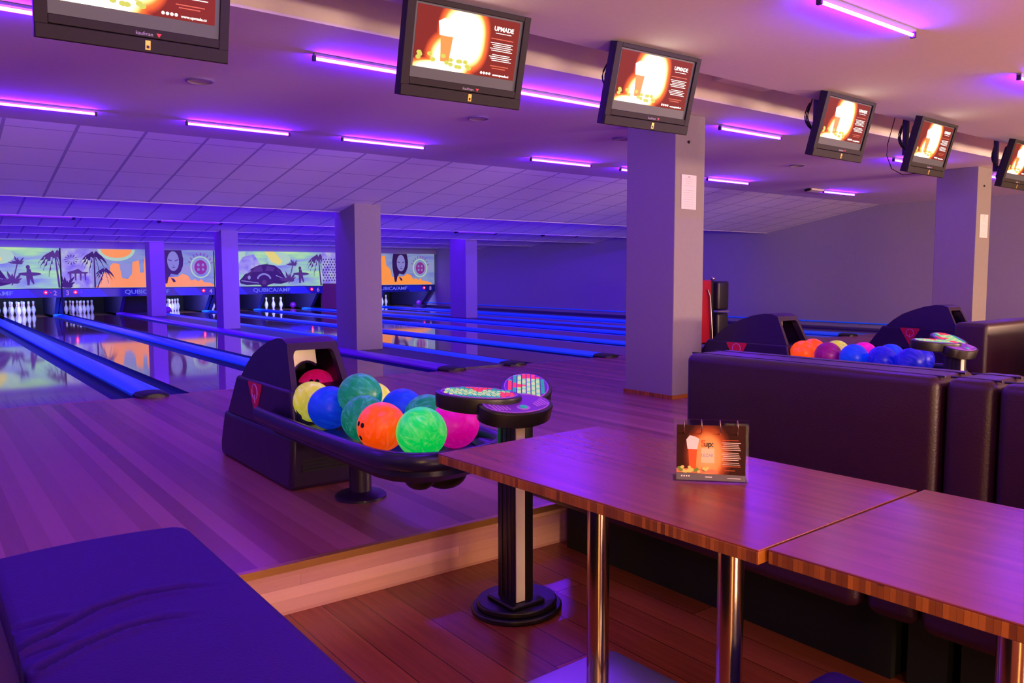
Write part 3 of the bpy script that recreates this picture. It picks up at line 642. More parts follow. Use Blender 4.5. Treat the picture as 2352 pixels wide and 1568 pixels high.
# ------------------------------------------------------------------ ball returns
def make_return(x, label):
    t = thing('ball_return', label, 'ball return', (x, 4.1, 0), group='ball returns on the approach')   # x: hood centre
    Y = lambda y: y-4.1
    # base tiers
    hood = MB().use('hood_plastic')
    def taper(poly, w0, w1, z0, z1, b=hood):
        n = len(poly); W = lambda z: w0+(w1-w0)*max(0, min(1, (z-z0)/(z1-z0)))
        vs = [(-W(z), Y(y), z) for y, z in poly]+[(W(z), Y(y), z) for y, z in poly]
        fs = [list(range(n)), [i+n for i in range(n)][::-1]]+[(i, (i+1) % n, n+(i+1) % n, n+i) for i in range(n)]
        b.add(vs, fs)
    taper([(3.95, 0), (5.10, 0), (5.11, .08), (5.03, .29), (3.92, .29)], .195, .190, 0, .3)
    b1 = hood.build('base_housing', t, bevel=0.025)
    hood = MB().use('hood_plastic')
    taper([(3.90, .285), (4.98, .285), (4.80, .53), (3.96, .53)], .186, .180, .28, .54, hood)
    hood.build('middle_housing', t, bevel=0.015)
    # dome with an open mouth
    d = MB().use('hood_plastic'); prof = [(3.955, .50), (4.085, .765), (4.14, .785), (4.22, .787), (4.34, .765), (4.46, .725), (4.58, .675), (4.68, .605), (4.76, .53), (4.77, .50)]
    W = lambda z: .168-(z-.5)*.10
    n = len(prof); vs = [(-W(z), Y(y), z) for y, z in prof]+[(W(z), Y(y), z) for y, z in prof]
    fs = [list(range(n)), [i+n for i in range(n)][::-1]]+[(i, i+1, n+i+1, n+i) for i in range(1, n-1)]+[(n-1, 0, n, 2*n-1)]
    # front frame around the mouth
    P = lambda u, v: (u*(.168-v*.265*.10), Y(3.955+v*.13), .50+v*.265)
    outer = [(-1, 0), (1, 0), (1, 1), (-1, 1)]; inner = rrect(-.80, .0, .80, .86, .16, 5)
    # rounded only at the top: keep the two lower corners square
    inner = [(-.80, 0.0), (.80, 0.0)]+[q for q in rrect(-.80, -1, .80, .86, .16, 5)[7:21]]
    k = len(vs); vs += [P(*q) for q in inner]; m_ = len(inner)
    d.add(vs, fs)
    ov = [P(*q) for q in outer]
    # ring faces: match each inner point to the nearest outer edge point
    ring = []
    for u, v in inner:
        if v <= 0.0: ring.append((math.copysign(1, u), 0))
        else:
            s = max(abs(u)/1.0, v/1.0)
            uu_, vv = (math.copysign(1, u), min(1, v*1.16)) if abs(u) > .70 and v < .72 else (max(-1, min(1, u*1.25)), 1)
            ring.append((uu_, vv))
    vs2 = [P(*q) for q in inner]+[P(*q) for q in ring]+[(P(*q)[0]*.97, P(*q)[1]+.05, P(*q)[2]) for q in inner]
    fs2 = []
    for i in range(m_):
        j = (i+1) % m_
        if i == 0: 
            fs2.append((i, j, 2*m_+j, 2*m_+i)); continue
        fs2.append((i, j, m_+j, m_+i)); fs2.append((i, j, 2*m_+j, 2*m_+i))
    d.add(vs2, fs2)
    d.build('hood', t, bevel=0.020, angle=25)
    # inside of the mouth: dark cavity, pale lift plate with a round hole
    c = MB().use('dark'); c.box((-.12, Y(4.47), .50), (.12, Y(4.485), .66)); c.build('cavity', t)
    # pale plate
    b = MB().use('white_plate'); pts = []
    arc = ell(0.0, .44, .118, .215, 20, 0, PI)
    out = [(-.138, .44), (-.138, .70), (.06, .735), (.06, .655)]
    k_ = [( .118*math.cos(a), .44+.215*math.sin(a)) for a in [PI*(i/20) for i in range(7, 21)]]
    b.prism([(-.145, .44), (-.145, .715), (.05, .735), (.06, .64)]+k_[1:], Y(4.165), Y(4.172), axis='y'); b.build('lift_plate', t, smooth=False)
    b = MB().use('hood_plastic'); b.tube([(.118*math.cos(a), Y(4.162), .44+.215*math.sin(a)) for a in [PI*i/20 for i in range(7, 21)]], .007, 6); b.build('mouth_ring', t)
    # tray
    tx = .055
    tr = MB().use('tray_plastic')
    outl = [(-.30, 4.26), (-.315, 3.6), (-.315, 2.92), (-.29, 2.80), (-.22, 2.70), (-.10, 2.655), (.05, 2.66), (.18, 2.71), (.27, 2.79), (.32, 2.92), (.32, 3.6), (.30, 4.2)]
    pts = [(tx+a, Y(c)) for a, c in outl]
    tr.prism(pts, .325, .352); tr.build('tray_floor', t)
    b = MB().use('black_plastic')
    lo = [(tx+a*.78, Y(3.42+(c-3.42)*.86)) for a, c in outl]
    n = len(pts); b.add([(x, y, .345) for x, y in pts]+[(x, y, .275) for x, y in lo], [list(range(n)), [i+n for i in range(n)][::-1]]+[(i, (i+1) % n, n+(i+1) % n, n+i) for i in range(n)])
    b.build('tray_underside', t)
    # smooth rail around
    def smooth(p, it=3):
        for _ in range(it):
            q = [p[0]]
            for a, c in zip(p, p[1:]): q += [tuple(a[i]*.75+c[i]*.25 for i in range(len(a))), tuple(a[i]*.25+c[i]*.75 for i in range(len(a)))]
            p = q+[p[-1]]
        return p
    path = smooth([(tx+a, Y(c), .378+(0.008 if c < 3 else 0)) for a, c in outl])
    MB().use('tray_plastic').tube(path, .030, 12, ry=.040).build('tray_rail', t, angle=60)
    # broad front lip sloping in
    b = MB().use('tray_plastic'); vs = []; fs = []
    fr = [(tx+a, Y(c)) for a, c in outl[3:10]]
    fr = smooth([(a, c, 0) for a, c in fr], 2)
    for a, c, _ in fr: vs.append((a, c, .40))
    for a, c, _ in fr: vs.append((tx+(a-tx)*.82, c+.115, .353))
    n = len(fr)
    for i in range(n-1): fs.append((i, i+1, n+i+1, n+i))
    b.add(vs, fs)
    o = b.build('front_lip', t); sm = o.modifiers.new('s', 'SOLIDIFY'); sm.thickness = 0.006
    # pedestal
    b = MB().use('hood_plastic'); b.lathe([(.056, 0.02), (.056, .31)], 28, T(tx+.005, Y(3.65), 0)); b.build('pedestal', t)
    b = MB().use('hood_plastic'); b.lathe([(.130, 0), (.130, .012), (.115, .024), (.07, .03), (.057, .036)], 36, T(tx+.005, Y(3.65), 0)); b.build('pedestal_foot', t)
    # hand dryer under the lip
    b = MB().use('black_plastic')
    b.sphere((-.03+.0, Y(2.90), .27), .075, 20, 12, (.9, 1, .75)); b.sphere((.12, Y(2.94), .255), .095, 20, 12, (1.05, 1, .72)); b.box((-.06, Y(2.84), .26), (.2, Y(3.02), .30)); b.build('hand_dryer', t)
    # vent grille in the base front
    b = MB().use('dark')
    for i in range(9): b.box((-.13, Y(3.936)-.003, .10+i*.018), (.15, Y(3.936)+.002, .108+i*.018))
    b.build('vent_grille', t, smooth=False)
    # emblem: red triangle with Q
    b = MB().use('red'); ey = 4.47; e0 = (-.1845, 0, 0)
    mx = Matrix(((0, 0, -1, -.1832), (-1, 0, 0, Y(4.47)), (0, 1, 0, .455), (0, 0, 0, 1)))   # local x -> -Y, y -> Z, z -> -X
    tri = [(-.115, .065), (.115, .065), (.0, -.13)]
    r3 = []
    for i in range(3):
        A, B_, C_ = [Vector(tri[(i+k) % 3]) for k in (-1, 0, 1)]
        for s in (0, .5, 1):
            a = B_+(A-B_).normalized()*.018; c = B_+(C_-B_).normalized()*.018
            r3.append(tuple(a*(1-s)**2+B_*2*s*(1-s)+c*s*s))
    b.prism(r3, 0, .003, mx); b.build('emblem_badge', t)
    b = MB().use('emblem_line')
    ring = [(0.043*math.cos(2*PI*i/28), .012+0.043*math.sin(2*PI*i/28), .0035) for i in range(29)]
    b.tube([mx @ Vector(p) for p in ring], .0035, 6); b.tube([mx @ Vector(p) for p in ((0, -.005, .0035), (0, -.052, .0035))], .0035, 6); b.build('emblem_letter', t)
    return t
make_return(1.725, 'nearest dark plastic ball return with red triangle badge and loaded tray')
r2 = dup(bpy.data.objects['ball_return'], (6.08, 4.1, 0), 'second dark ball return right of the large pillar, lower half hidden by the bench')
r3_ = dup(bpy.data.objects['ball_return'], (9.20, 4.1, 0), 'third dark ball return with red triangle badge, at the right by the farther pillar')

# ------------------------------------------------------------------ keypad consoles
def disc_keys(b, mx, a, bb, seed):
    random.seed(seed)
    cols = ['key_green', 'key_green', 'key_green', 'key_lime', 'key_teal', 'key_red']
    nx, ny = 15, 8
    for i in range(nx):
        for j in range(ny):
            x = -a*.84+(i+.5)*a*1.68/nx+(a*.03 if j % 2 else 0); y = -bb*.78+(j+.5)*bb*1.56/ny
            if (x/(a*.86))**2+(y/(bb*.82))**2 > 1: continue
            if abs(x+.02*a) < (y-bb*.05)*.75: c = 'key_red'
            elif x > a*.5 and y < bb*.1: c = 'key_red'
            elif y > bb*.42 or y < -bb*.5: c = 'key_teal'
            else: c = 'key_lime' if (i+j) % 3 else 'key_green'
            b.use(c); w_, h_ = a*1.68/nx*.40, bb*1.56/ny*.38
            b.box((x-w_, y-h_, .0), (x+w_, y+h_, .003), mx)
for n, c in (('key_green', (110, 225, 140)), ('key_lime', (190, 240, 130)), ('key_teal', (20, 170, 140)), ('key_red', (245, 70, 70))): M[n] = mat(n, c, 0.5, emit=c, es=0.38)  # emission added so the keys seem to fluoresce
M['keypad_lilac'] = mat('keypad_lilac', (190, 120, 220), 0.4)
M['keypad_violet'] = mat('keypad_violet', (120, 50, 180), 0.4)
M['console_black'] = mat('console_black', (22, 16, 20), 0.35)
def make_console(x, label):
    t = thing('score_console', label, 'scoring console', (x, 2.43, LOW), group='keypad consoles at the step')
    # base
    b = MB().use('console_black'); b.prism(ell(0.015, 0.02, .185, .17, 40), 0, .022); b.prism(ell(0.015, 0.02, .165, .15, 40), .022, .045); b.build('base_plate', t, bevel=.006)
    b = MB().use('console_black'); b.rbox((-.085, -.085, .045), (.075, .085, .062), .006); b.build('base_collar', t)
    b = MB().use('console_black')
    b.rbox((-.055, -.06, .05), (.037, .055, .77), .008, 2)
    for gx in (-.0585,): 
        for gy in (-.035, -.01, .02): b.box((gx+.0015, gy, .07), (gx+.006, gy+.008, .77))
    b.build('column', t)
    b = MB().use('white_plate'); b.box((-.050, -.0635, .065), (-.008, -.058, .765)); b.build('light_strip', t, bevel=.001)
    tilt = RX(0.27)
    J = Vector((0, 0, .80))
    mxL = T(-.125, .075, .872) @ RX(.10) @ RZ(math.radians(-37)); mxR = T(.130, .105, .872) @ RX(.20) @ RY(-.10) @ RZ(math.radians(53)); mxF = T(-.035, -.045, .838) @ tilt
    def lobe(name, mx, a, bb, th, lift, keys, seed):
        body = MB().use('console_black')
        k = 40
        rings = [(.90, -th), (.98, -th+.006), (1.0, -.008), (.985, -.002), (.95, 0)]
        vs = []; fs = []
        for s, z in rings: vs += [(p*s, q*s, z+lift) for p, q in ell(0, 0, a, bb, k)]
        for r in range(len(rings)-1):
            for j in range(k): fs.append((r*k+j, r*k+(j+1) % k, (r+1)*k+(j+1) % k, (r+1)*k+j))
        fs.append(list(range(k))[::-1]); fs.append([(len(rings)-1)*k+j for j in range(k)])
        body.add(vs, fs, mx); o = body.build(name, t)
        f = MB().use('keypad_violet'); f.prism(ell(0, 0, a*.90, bb*.88, k), lift, lift+.0015, mx)
        f.use('keypad_lilac')
        f.tube([mx @ Vector((p, q, lift+.0015)) for p, q in ell(0, 0, a*.86, bb*.84, k)+[ell(0, 0, a*.86, bb*.84, k)[0]]], .0016, 5)
        f.build('keypad_face', o)
        if keys:
            q = MB(); q.use('key_green'); disc_keys(q, mx @ T(0, 0, lift+.0015), a*.95, bb*.93, seed); q.build('keys', o, smooth=False)
        return o
    lobe('left_keypad', mxL, .168, .105, .062, 0.0, True, 1)
    lobe('right_keypad', mxR, .168, .105, .062, 0.0, True, 2)
    o = lobe('front_pad', mxF, .165, .100, .062, 0.0, False, 3)
    for s in (-1, 1):
        b = MB().use('keypad_lilac')
        for i in range(5): b.box((s*(.065+i*.014)-.004, -.05+abs(i)*.002, .0015), (s*(.065+i*.014)+.004, -.02+i*.008, .003), mxF)
        b.build('side_buttons', o, smooth=False)
    b = MB().use('keypad_lilac'); b.prism(ell(0, -.045, .028, .022, 20), .0015, .003, mxF); b.build('button_ring', o, smooth=False)
    b = MB().use('key_teal'); b.prism(ell(0, -.045, .015, .012, 16), .003, .007, mxF); b.build('green_button', o)
    return t
make_console(1.855, 'nearest black keypad console with pale column strip between table and step')
dup(bpy.data.objects['score_console'], (5.68, 2.50, LOW), 'smaller-looking keypad console at the right in front of the third ball return')

# ------------------------------------------------------------------ televisions
def glowmat():
    m, nt, b = newmat('screen_picture')
    tc = nt.nodes.new('ShaderNodeTexCoord'); s = nt.nodes.new('ShaderNodeSeparateXYZ'); nt.links.new(tc.outputs['Object'], s.inputs[0])
    x, z = s.outputs['X'], s.outputs['Z']
    def blob(cx, cz, a, c, p=2.0):
        d = mth(nt, 'SQRT', mth(nt, 'ADD', mth(nt, 'POWER', mth(nt, 'ABSOLUTE', mth(nt, 'DIVIDE', mth(nt, 'SUBTRACT', x, cx), a)), p), mth(nt, 'POWER', mth(nt, 'ABSOLUTE', mth(nt, 'DIVIDE', mth(nt, 'SUBTRACT', z, cz), c)), p)))
        return mth(nt, 'MAXIMUM', mth(nt, 'SUBTRACT', 1.25, d), 0.0)
    g = mth(nt, 'MAXIMUM', blob(-.03, .09, .15, .17, 2.6), mth(nt, 'MAXIMUM', blob(-.10, -.03, .14, .13), blob(-.17, -.10, .19, .05)))
    r = nt.nodes.new('ShaderNodeValToRGB'); e = r.color_ramp.elements
    e[0].position = 0.0; e[0].color = lin((150, 42, 32)); e[1].position = 1.0; e[1].color = (1, 1, .85, 1)
    for p, c in ((.10, (205, 70, 40)), (.28, (235, 110, 40)), (.42, (255, 200, 120)), (.55, (255, 240, 200))):
        q = e.new(p); q.color = lin(c)
    nt.links.new(g, r.inputs[0]); nt.links.new(r.outputs[0], b.inputs['Emission Color'])
    st = mth(nt, 'ADD', 0.9, mth(nt, 'MULTIPLY', mth(nt, 'MINIMUM', g, 0.8), 2.6)); nt.links.new(st, b.inputs['Emission Strength'])
    b.inputs['Base Color'].default_value = (0.01, 0.01, 0.01, 1); b.inputs['Roughness'].default_value = 0.5; b.inputs['Specular IOR Level'].default_value = 0.05
    return m
M['screen_picture'] = glowmat()
M['scr_white'] = emis('screen_white', (255, 250, 240), 1.6); M['scr_orange'] = emis('screen_orange', (230, 90, 40), 1.0); M['scr_beer'] = emis('screen_beer', (255, 150, 50), 1.0); M['scr_hop'] = emis('screen_hop', (190, 190, 60), 1.3)
M['gold'] = mat('gold_sticker', (220, 180, 90), 0.4, metal=.5)
def make_tv(label):
    t = thing('television', label, 'television', (0, 0, 0), group='televisions hanging under the ceiling')
    Wd, Hd = .80, .53; tl = RX(0.262)     # leans so that the screen looks down at the benches
    F = lambda u, v, y=0: (-Wd/2+u*Wd, y, Hd/2-v*Hd)   # u right, v down
    b = MB().use('tvblack')
    x0, x1, zt, zb = F(.065, 0)[0], F(.945, 0)[0], F(0, .055)[2], F(0, .80)[2]
    # casing with frame bars around the panel
    b.box((-Wd/2, 0, -Hd/2), (Wd/2, .05, Hd/2), tl)
    b.box((-Wd/2, -.02, -Hd/2), (x0, 0, Hd/2), tl); b.box((x1, -.02, -Hd/2), (Wd/2, 0, Hd/2), tl)
    b.box((x0, -.02, zt), (x1, 0, Hd/2), tl); b.box((x0, -.02, F(0, .875)[2]), (x1, 0, zb), tl)
    b.rbox((-Wd/2+.10, .05, -Hd/2+.08), (Wd/2-.10, .11, Hd/2-.08), .02, 2, tl)
    b.build('casing', t, bevel=.003)
    b = MB().use('tvblack'); b.box((-Wd/2+.002, -.026, -Hd/2+.002), (Wd/2-.002, 0, F(0, .88)[2]), tl); b.build('speaker_bar', t, bevel=.004)
    b = MB().use('tvgrey'); b.box((x0, -.006, zb), (x1, -.003, zt), tl); sc = b.build('screen', t, smooth=False)
    # the glowing picture, an object of its own so the glow is laid out in its own frame
    px0, px1, pz0, pz1 = F(.085, 0)[0], F(.92, 0)[0], F(0, .69)[2], F(0, .075)[2]
    b = MB().use('screen_picture'); b.box((px0, -.0085, pz0), (px1, -.0065, pz1)); o = b.build('screen_picture', sc, smooth=False); o.rotation_euler = (.262, 0, 0)
    g = MB().use('scr_beer'); L = lambda u, v: (px0+u*(px1-px0), pz1-v*(pz1-pz0))
    g.prism([L(.23, .42), L(.35, .42), L(.33, .86), L(.25, .86)], -.0100, -.009, axis='y')
    o = g.build('beer_image', sc, smooth=False); o.rotation_euler = (.262, 0, 0); g = MB()
    g.use('scr_white'); g.prism([L(.20, .22), L(.25, .16), L(.33, .17), L(.40, .21), L(.37, .44), L(.22, .44)], -.0104, -.0092, axis='y')
    o = g.build('foam_image', sc, smooth=False); o.rotation_euler = (.262, 0, 0); g = MB()
    g.use('scr_hop'); random.seed(5)
    for i in range(16):
        u = .04+.5*random.random(); v = .80+.12*random.random()-(.06 if u < .3 else 0); q = L(u, v); g.prism(ell(q[0], q[1], .016, .012, 8), -.0106-.0001*i, -.0094, axis='y')
    o = g.build('hop_image', sc, smooth=False); o.rotation_euler = (.262, 0, 0); g = MB()
    g.use('scr_white')
    g.text('UPMADE', .034, T(*[L(.84, .20)[0], -.0105, L(.84, .20)[1]]) @ RX(PI/2), bold=.0008, depth=.0006)
    g.text('www.upmade.cz', .017, T(L(.86, .965)[0], -.0105, L(.86, .965)[1]) @ RX(PI/2), bold=.0004, depth=.0006)
    for i in range(9):
        v = .40+i*.032+(.04 if i > 4 else 0); a = L(.72+.015*(i % 3), v); c = L(.95-.02*(i % 2), v+.012); g.box((a[0], -.0105, c[1]), (c[0], -.0095, a[1]))
    a = L(.76, .235); c = L(.92, .245); g.box((a[0], -.0105, c[1]), (c[0], -.0095, a[1]))
    for i in range(4): q = L(.66+i*.028, .94); g.prism(ell(q[0], q[1], .0075, .0075, 10), -.0105, -.0095, axis='y')
    g.use('scr_orange')
    for v, u0, u1 in ((.33, .72, .95), (.79, .74, .93), (.83, .76, .90)): a = L(u0, v); c = L(u1, v+.015); g.box((a[0], -.0105, c[1]), (c[0], -.0095, a[1]))
    o = g.build('screen_text', sc, smooth=False); o.rotation_euler = (.262, 0, 0)
    b = MB().use('print_grey'); b.text('kaufman', .022, tl @ T(.03, -.0205, F(0, .858)[2]) @ RX(PI/2), depth=.0006)
    b.use('red'); q = F(.60, .845); b.prism([(q[0]+.0, q[2]+.008), (q[0]+.022, q[2]+.008), (q[0]+.011, q[2]-.010)], -.0215, -.0202, tl, 'y'); b.build('maker_mark', t, smooth=False)
    b = MB().use('gold'); q = F(.555, .935); b.box((q[0]-.011, -.0275, q[2]-.020), (q[0]+.011, -.0258, q[2]+.020), tl); b.use('print_dark').box((q[0]-.006, -.0279, q[2]-.014), (q[0]+.006, -.0272, q[2]-.001), tl); b.build('gold_sticker', t, smooth=False)
    # mount and cables
    b = MB().use('black_plastic'); b.box((-.03, .235, -.04), (.03, .275, .655)); b.box((-.12, .10, -.06), (.12, .13, .06), tl); b.box((-.025, .12, -.03), (.025, .26, .02)); b.build('ceiling_bracket', t, bevel=.003)
    b = MB().use('black_plastic')
    for k in range(3):
        pts = [(-.10+.03*k, .12, -.05), (-.18-.02*k, .17, -.02), (-.24-.03*k, .20, .08), (-.22, .20, .16+.03*k), (-.14, .22, .24), (-.03, .26, .45)]
        q = [Vector(p) for p in pts]
        for _ in range(2):
            n_ = [q[0]]
            for a, c in zip(q, q[1:]): n_ += [a*.75+c*.25, a*.25+c*.75]
            q = n_+[q[-1]]
        b.tube(q, .006, 6)
    b.build('cables', t)
    return t
tv = make_tv('x')
TVS = [(.814, 3.645, 2.306, -.05, 'television at the upper left, cut off by the top edge'), (2.446, 3.645, 2.300, -.07, 'second television from the left, above the empty ceiling'), (3.886, 3.645, 2.308, -.045, 'third television from the left, in front of the large pillar top'),
       (6.13, 3.645, 2.308, .016, 'fourth television from the left, right of the large pillar'), (7.62, 3.645, 2.289, .036, 'fifth television from the left, in front of the right pillar'), (9.59, 3.645, 2.284, .036, 'television cut off by the right edge')]
for i, (x, y, z, rz, lab) in enumerate(TVS):
    o = tv if i == 0 else dup(tv, (x, y, z), lab)
    o.location = (x, y, z); o['label'] = lab; o.rotation_euler = (0, 0, rz); o.scale = (.93, .93, .93)
b = MB().use('black_plastic'); pts = [(7.55, 3.90, 2.93), (7.42, 3.90, 2.55), (7.30, 3.89, 2.33), (7.27, 3.88, 2.22), (7.33, 3.86, 2.10), (7.46, 3.82, 2.05), (7.60, 3.74, 2.07)]
b.tube(pts, .004, 6); tag(b.build('loose_cable'), 'thin black cable looping left of the fifth television', 'cable')

# ------------------------------------------------------------------ ultraviolet tubes and ceiling fittings
tb = thing('tube_light', 'x', 'tube light', (0, 0, CEIL), group='violet tubes on the ceiling')
MB().use('tube_housing').box((-.49, -.018, -.018), (.49, .018, -.002)).build('housing', tb, bevel=.003)
o = MB().use('tube').tube([(-.475, 0, -.034), (.475, 0, -.034)], .010, 10).build('tube', tb)
b = MB().use('black_plastic'); b.box((-.495, -.014, -.05), (-.477, .014, -.016)); b.build('socket', tb); b = MB().use('black_plastic'); b.box((.477, -.014, -.05), (.495, .014, -.016)); b.build('socket', tb)
TUBES = [(.88, 7.77, 'far row, leftmost violet tube'), (2.60, 7.75, 'far row, second violet tube from the left'), (4.12, 7.70, 'far row, third violet tube from the left'), (6.58, 7.68, 'far row violet tube left of the large pillar'),
         (8.12, 7.71, 'far row violet tube mostly behind the large pillar'), (9.92, 7.73, 'far row violet tube right of the large pillar'), (12.9, 7.7, 'far row violet tube behind the right pillar'),
         (.15, 5.04, 'middle row violet tube left of the first television'), (2.65, 4.98, 'middle row violet tube between first and second televisions'), (4.22, 4.96, 'middle row violet tube between second and third televisions'),
         (6.76, 5.0, 'middle row violet tube between third and fourth televisions'), (10.21, 5.1, 'middle row violet tube partly behind the fifth television'), (12.98, 5.12, 'middle row violet tube at the right pillar'),
         (4.30, 2.42, 'near violet tube at the top right of the picture'), (6.90, 2.47, 'near violet tube cut by the right edge'),
         (1.3, 2.42, 'near violet tube above the view'), (-1.6, 2.42, 'near violet tube left of the view'), (-1.6, 5.0, 'middle row violet tube left of the view'), (-1.6, 7.7, 'far row violet tube left of the view'),
         (0.9, -.4, 'violet tube over the benches'), (4.3, -.4, 'violet tube behind the benches')]  # tubes out of view, added for their light
for i, (x, y, lab) in enumerate(TUBES):
    o = tb if i == 0 else dup(tb, (x, y, CEIL), lab)
    o.location = (x, y, CEIL); o['label'] = lab+', flush on the ceiling' if len(lab) < 45 else lab
dl = thing('downlight', 'x', 'downlight', (0, 0, CEIL), group='unlit downlights')
b = MB().use('tube_housing'); b.lathe([(.095, -.002), (.100, -.010), (.086, -.014), (.080, -.004)], 32); b.build('trim_ring', dl)
MB().use('white_plate').lathe([(.079, -.004), (.079, -.006)], 32).build('lens', dl)
for i, (x, y, lab) in enumerate(((1.78, 6.15, 'unlit round downlight left of the second television'), (4.22, 6.09, 'unlit round downlight below the second television'), (6.05, 6.1, 'unlit round downlight just left of the large pillar'), (9.37, 6.2, 'unlit round downlight between the pillar and the fourth television'))):
    o = dl if i == 0 else dup(dl, (x, y, CEIL), lab)
    o.location = (x, y, CEIL); o['label'] = lab
lf = thing('ceiling_fixture', 'x', 'light fixture', (0, 0, 0), group='unlit strip fixtures')
MB().use('white_plate').box((-.55, -.06, -.035), (.55, .06, 0)).build('fixture_body', lf, bevel=.006)
b = MB().use('black_plastic'); b.box((-.60, -.05, -.04), (-.55, .05, -.005)); b.box((.55, -.05, -.04), (.60, .05, -.005)); b.build('end_piece', lf)
for i, (x, y, z, lab) in enumerate(((1.85, 16.3, 2.195, 'unlit strip fixture on the blue saw-tooth ceiling above lane 2'), (4.45, 16.3, 2.195, 'unlit strip fixture on the blue saw-tooth ceiling above lane 3'), (11.2, 16.3, 2.195, 'unlit strip fixture near the far violet pillar'), (13.9, 16.3, 2.195, 'unlit strip fixture near the side wall'), (12.6, 7.75, CEIL, 'unlit strip fixture on the flat ceiling at the right'))):
    o = lf if i == 0 else dup(lf, (x, y, z), lab)
    o.location = (x, y, z); o['label'] = lab
    if y > 10: o.rotation_euler = (-.149, 0, 0)

# ------------------------------------------------------------------ tables
TABZ = 0.58
def make_table(x, y, label, rz):
    t = thing('bistro_table', label, 'table', (x, y, LOW), rz, group='bamboo tables end to end'); H = TABZ-LOW
    b = MB(); b.use('table').box((-.345, -.562, H-.004), (.345, .562, H)); b.use('table_edge').box((-.345, -.562, H-.030), (.345, .562, H-.004)); b.build('tabletop', t, bevel=.0015)
    for s in (1, -1):
        b = MB().use('chrome'); b.lathe([(.034, .02), (.034, H-.031)], 32, T(.025, s*.24, 0)); b.build('column', t)
        b = MB().use('steel'); b.prism(rrect(-.29, s*.24-.21, .29, s*.24+.21, .05), 0, .012); b.lathe([(.040, .012), (.040, .02)], 32, T(.025, s*.24, 0)); b.build('foot_plate', t, bevel=.003)
    return t
make_table(1.632, 1.505, 'nearest bamboo table on steel columns with the menu holder on it', math.radians(2.2))
dup(bpy.data.objects['bistro_table'], (1.698, .375, LOW), 'second bamboo table joined to the first, running off the right edge').rotation_euler = (0, 0, math.radians(2.2))

# menu holder
def card_mat():
    m, nt, b = newmat('card_picture')
    tc = nt.nodes.new('ShaderNodeTexCoord'); s = nt.nodes.new('ShaderNodeSeparateXYZ'); nt.links.new(tc.outputs['Object'], s.inputs[0])
    x, z = s.outputs['X'], s.outputs['Z']
    d = mth(nt, 'SQRT', mth(nt, 'ADD', mth(nt, 'POWER', mth(nt, 'DIVIDE', mth(nt, 'SUBTRACT', x, -.008), .040), 2), mth(nt, 'POWER', mth(nt, 'DIVIDE', mth(nt, 'SUBTRACT', z, .070), .058), 2)))
    r = nt.nodes.new('ShaderNodeValToRGB'); e = r.color_ramp.elements; e[0].position = 0; e[0].color = lin((255, 205, 130)); e[1].position = 1.0; e[1].color = lin((56, 20, 10))
    for p, c in ((.5, (250, 170, 90)), (.68, (190, 90, 40)), (.85, (110, 45, 25))): q = e.new(p); q.color = lin(c)
    nt.links.new(mth(nt, 'MULTIPLY', d, .62), r.inputs[0]); nt.links.new(r.outputs[0], b.inputs['Base Color']); b.inputs['Roughness'].default_value = 0.6; b.inputs['Specular IOR Level'].default_value = 0.15
    return m
M['card'] = card_mat()
M['foam'] = mat('print_foam', (245, 235, 225), .5); M['beer'] = mat('print_beer', (230, 90, 20), .5); M['hop'] = mat('print_hop', (235, 220, 110), .5); M['leafp'] = mat('print_leaf', (110, 150, 40), .5)
M['cardgrey'] = mat('print_footer', (105, 95, 98), .5); M['card_white'] = mat('print_white', (240, 215, 190), .5); M['card_orange'] = mat('print_orange', (240, 100, 40), .5); M['card_pale'] = mat('print_pale', (255, 215, 165), .5); M['wood_print'] = mat('print_wood', (225, 130, 90), .5)
m, nt, bs = newmat('acrylic'); nt.nodes.remove(bs); gl = nt.nodes.new('ShaderNodeBsdfGlass'); gl.inputs['IOR'].default_value = 1.2; gl.inputs['Color'].default_value = (.97, .95, 1, 1); tp = nt.nodes.new('ShaderNodeBsdfTransparent'); mxs = nt.nodes.new('ShaderNodeMixShader'); mxs.inputs[0].default_value = .3
nt.links.new(tp.outputs[0], mxs.inputs[1]); nt.links.new(gl.outputs[0], mxs.inputs[2]); nt.links.new(mxs.outputs[0], nt.nodes['Material Output'].inputs[0]); M['acrylic'] = m
ang = math.atan2(1.259-1.394, 1.715-1.591)
t = thing('menu_holder', 'clear acrylic flip menu with beer picture and four wire rings on the table', 'menu holder', (1.653, 1.327, TABZ), ang)
lean = RX(-.12)
HH = .148
b = MB().use('acrylic'); b.box((-.096, -.002, 0), (.096, .0, HH+.006), lean); b.box((-.096, .055, 0), (.096, .057, HH), RX(.22) @ T(0, .012, 0)); b.box((-.096, -.001, 0), (.096, .07, .002)); b.build('acrylic_stand', t)
b = MB().use('card'); b.box((-.088, -.0045, .004), (.088, -.0030, HH)); o = b.build('menu_card', t, smooth=False); o.rotation_euler = (-.12, 0, 0); card = o
g = MB()
def q(m_, pts, k=1): g.use(m_).prism(pts, -.0047-.00025*k, -.0044, axis='y')
CX = lambda u: -.088+.176*u
CZ = lambda v: HH-(HH-.004)*v
q('wood_print', [(CX(0), CZ(.87)), (CX(.62), CZ(.87)), (CX(.55), CZ(.80)), (CX(0), CZ(.79))])
q('cardgrey', [(CX(0), CZ(1)), (CX(1), CZ(1)), (CX(1), CZ(.89)), (CX(0), CZ(.875))], 1)
q('beer', [(CX(.17), CZ(.44)), (CX(.30), CZ(.44)), (CX(.28), CZ(.84)), (CX(.19), CZ(.84))], 2)
q('foam', [(CX(.14), CZ(.27)), (CX(.19), CZ(.19)), (CX(.27), CZ(.21)), (CX(.33), CZ(.25)), (CX(.30), CZ(.44)), (CX(.16), CZ(.44))], 3)
random.seed(8)
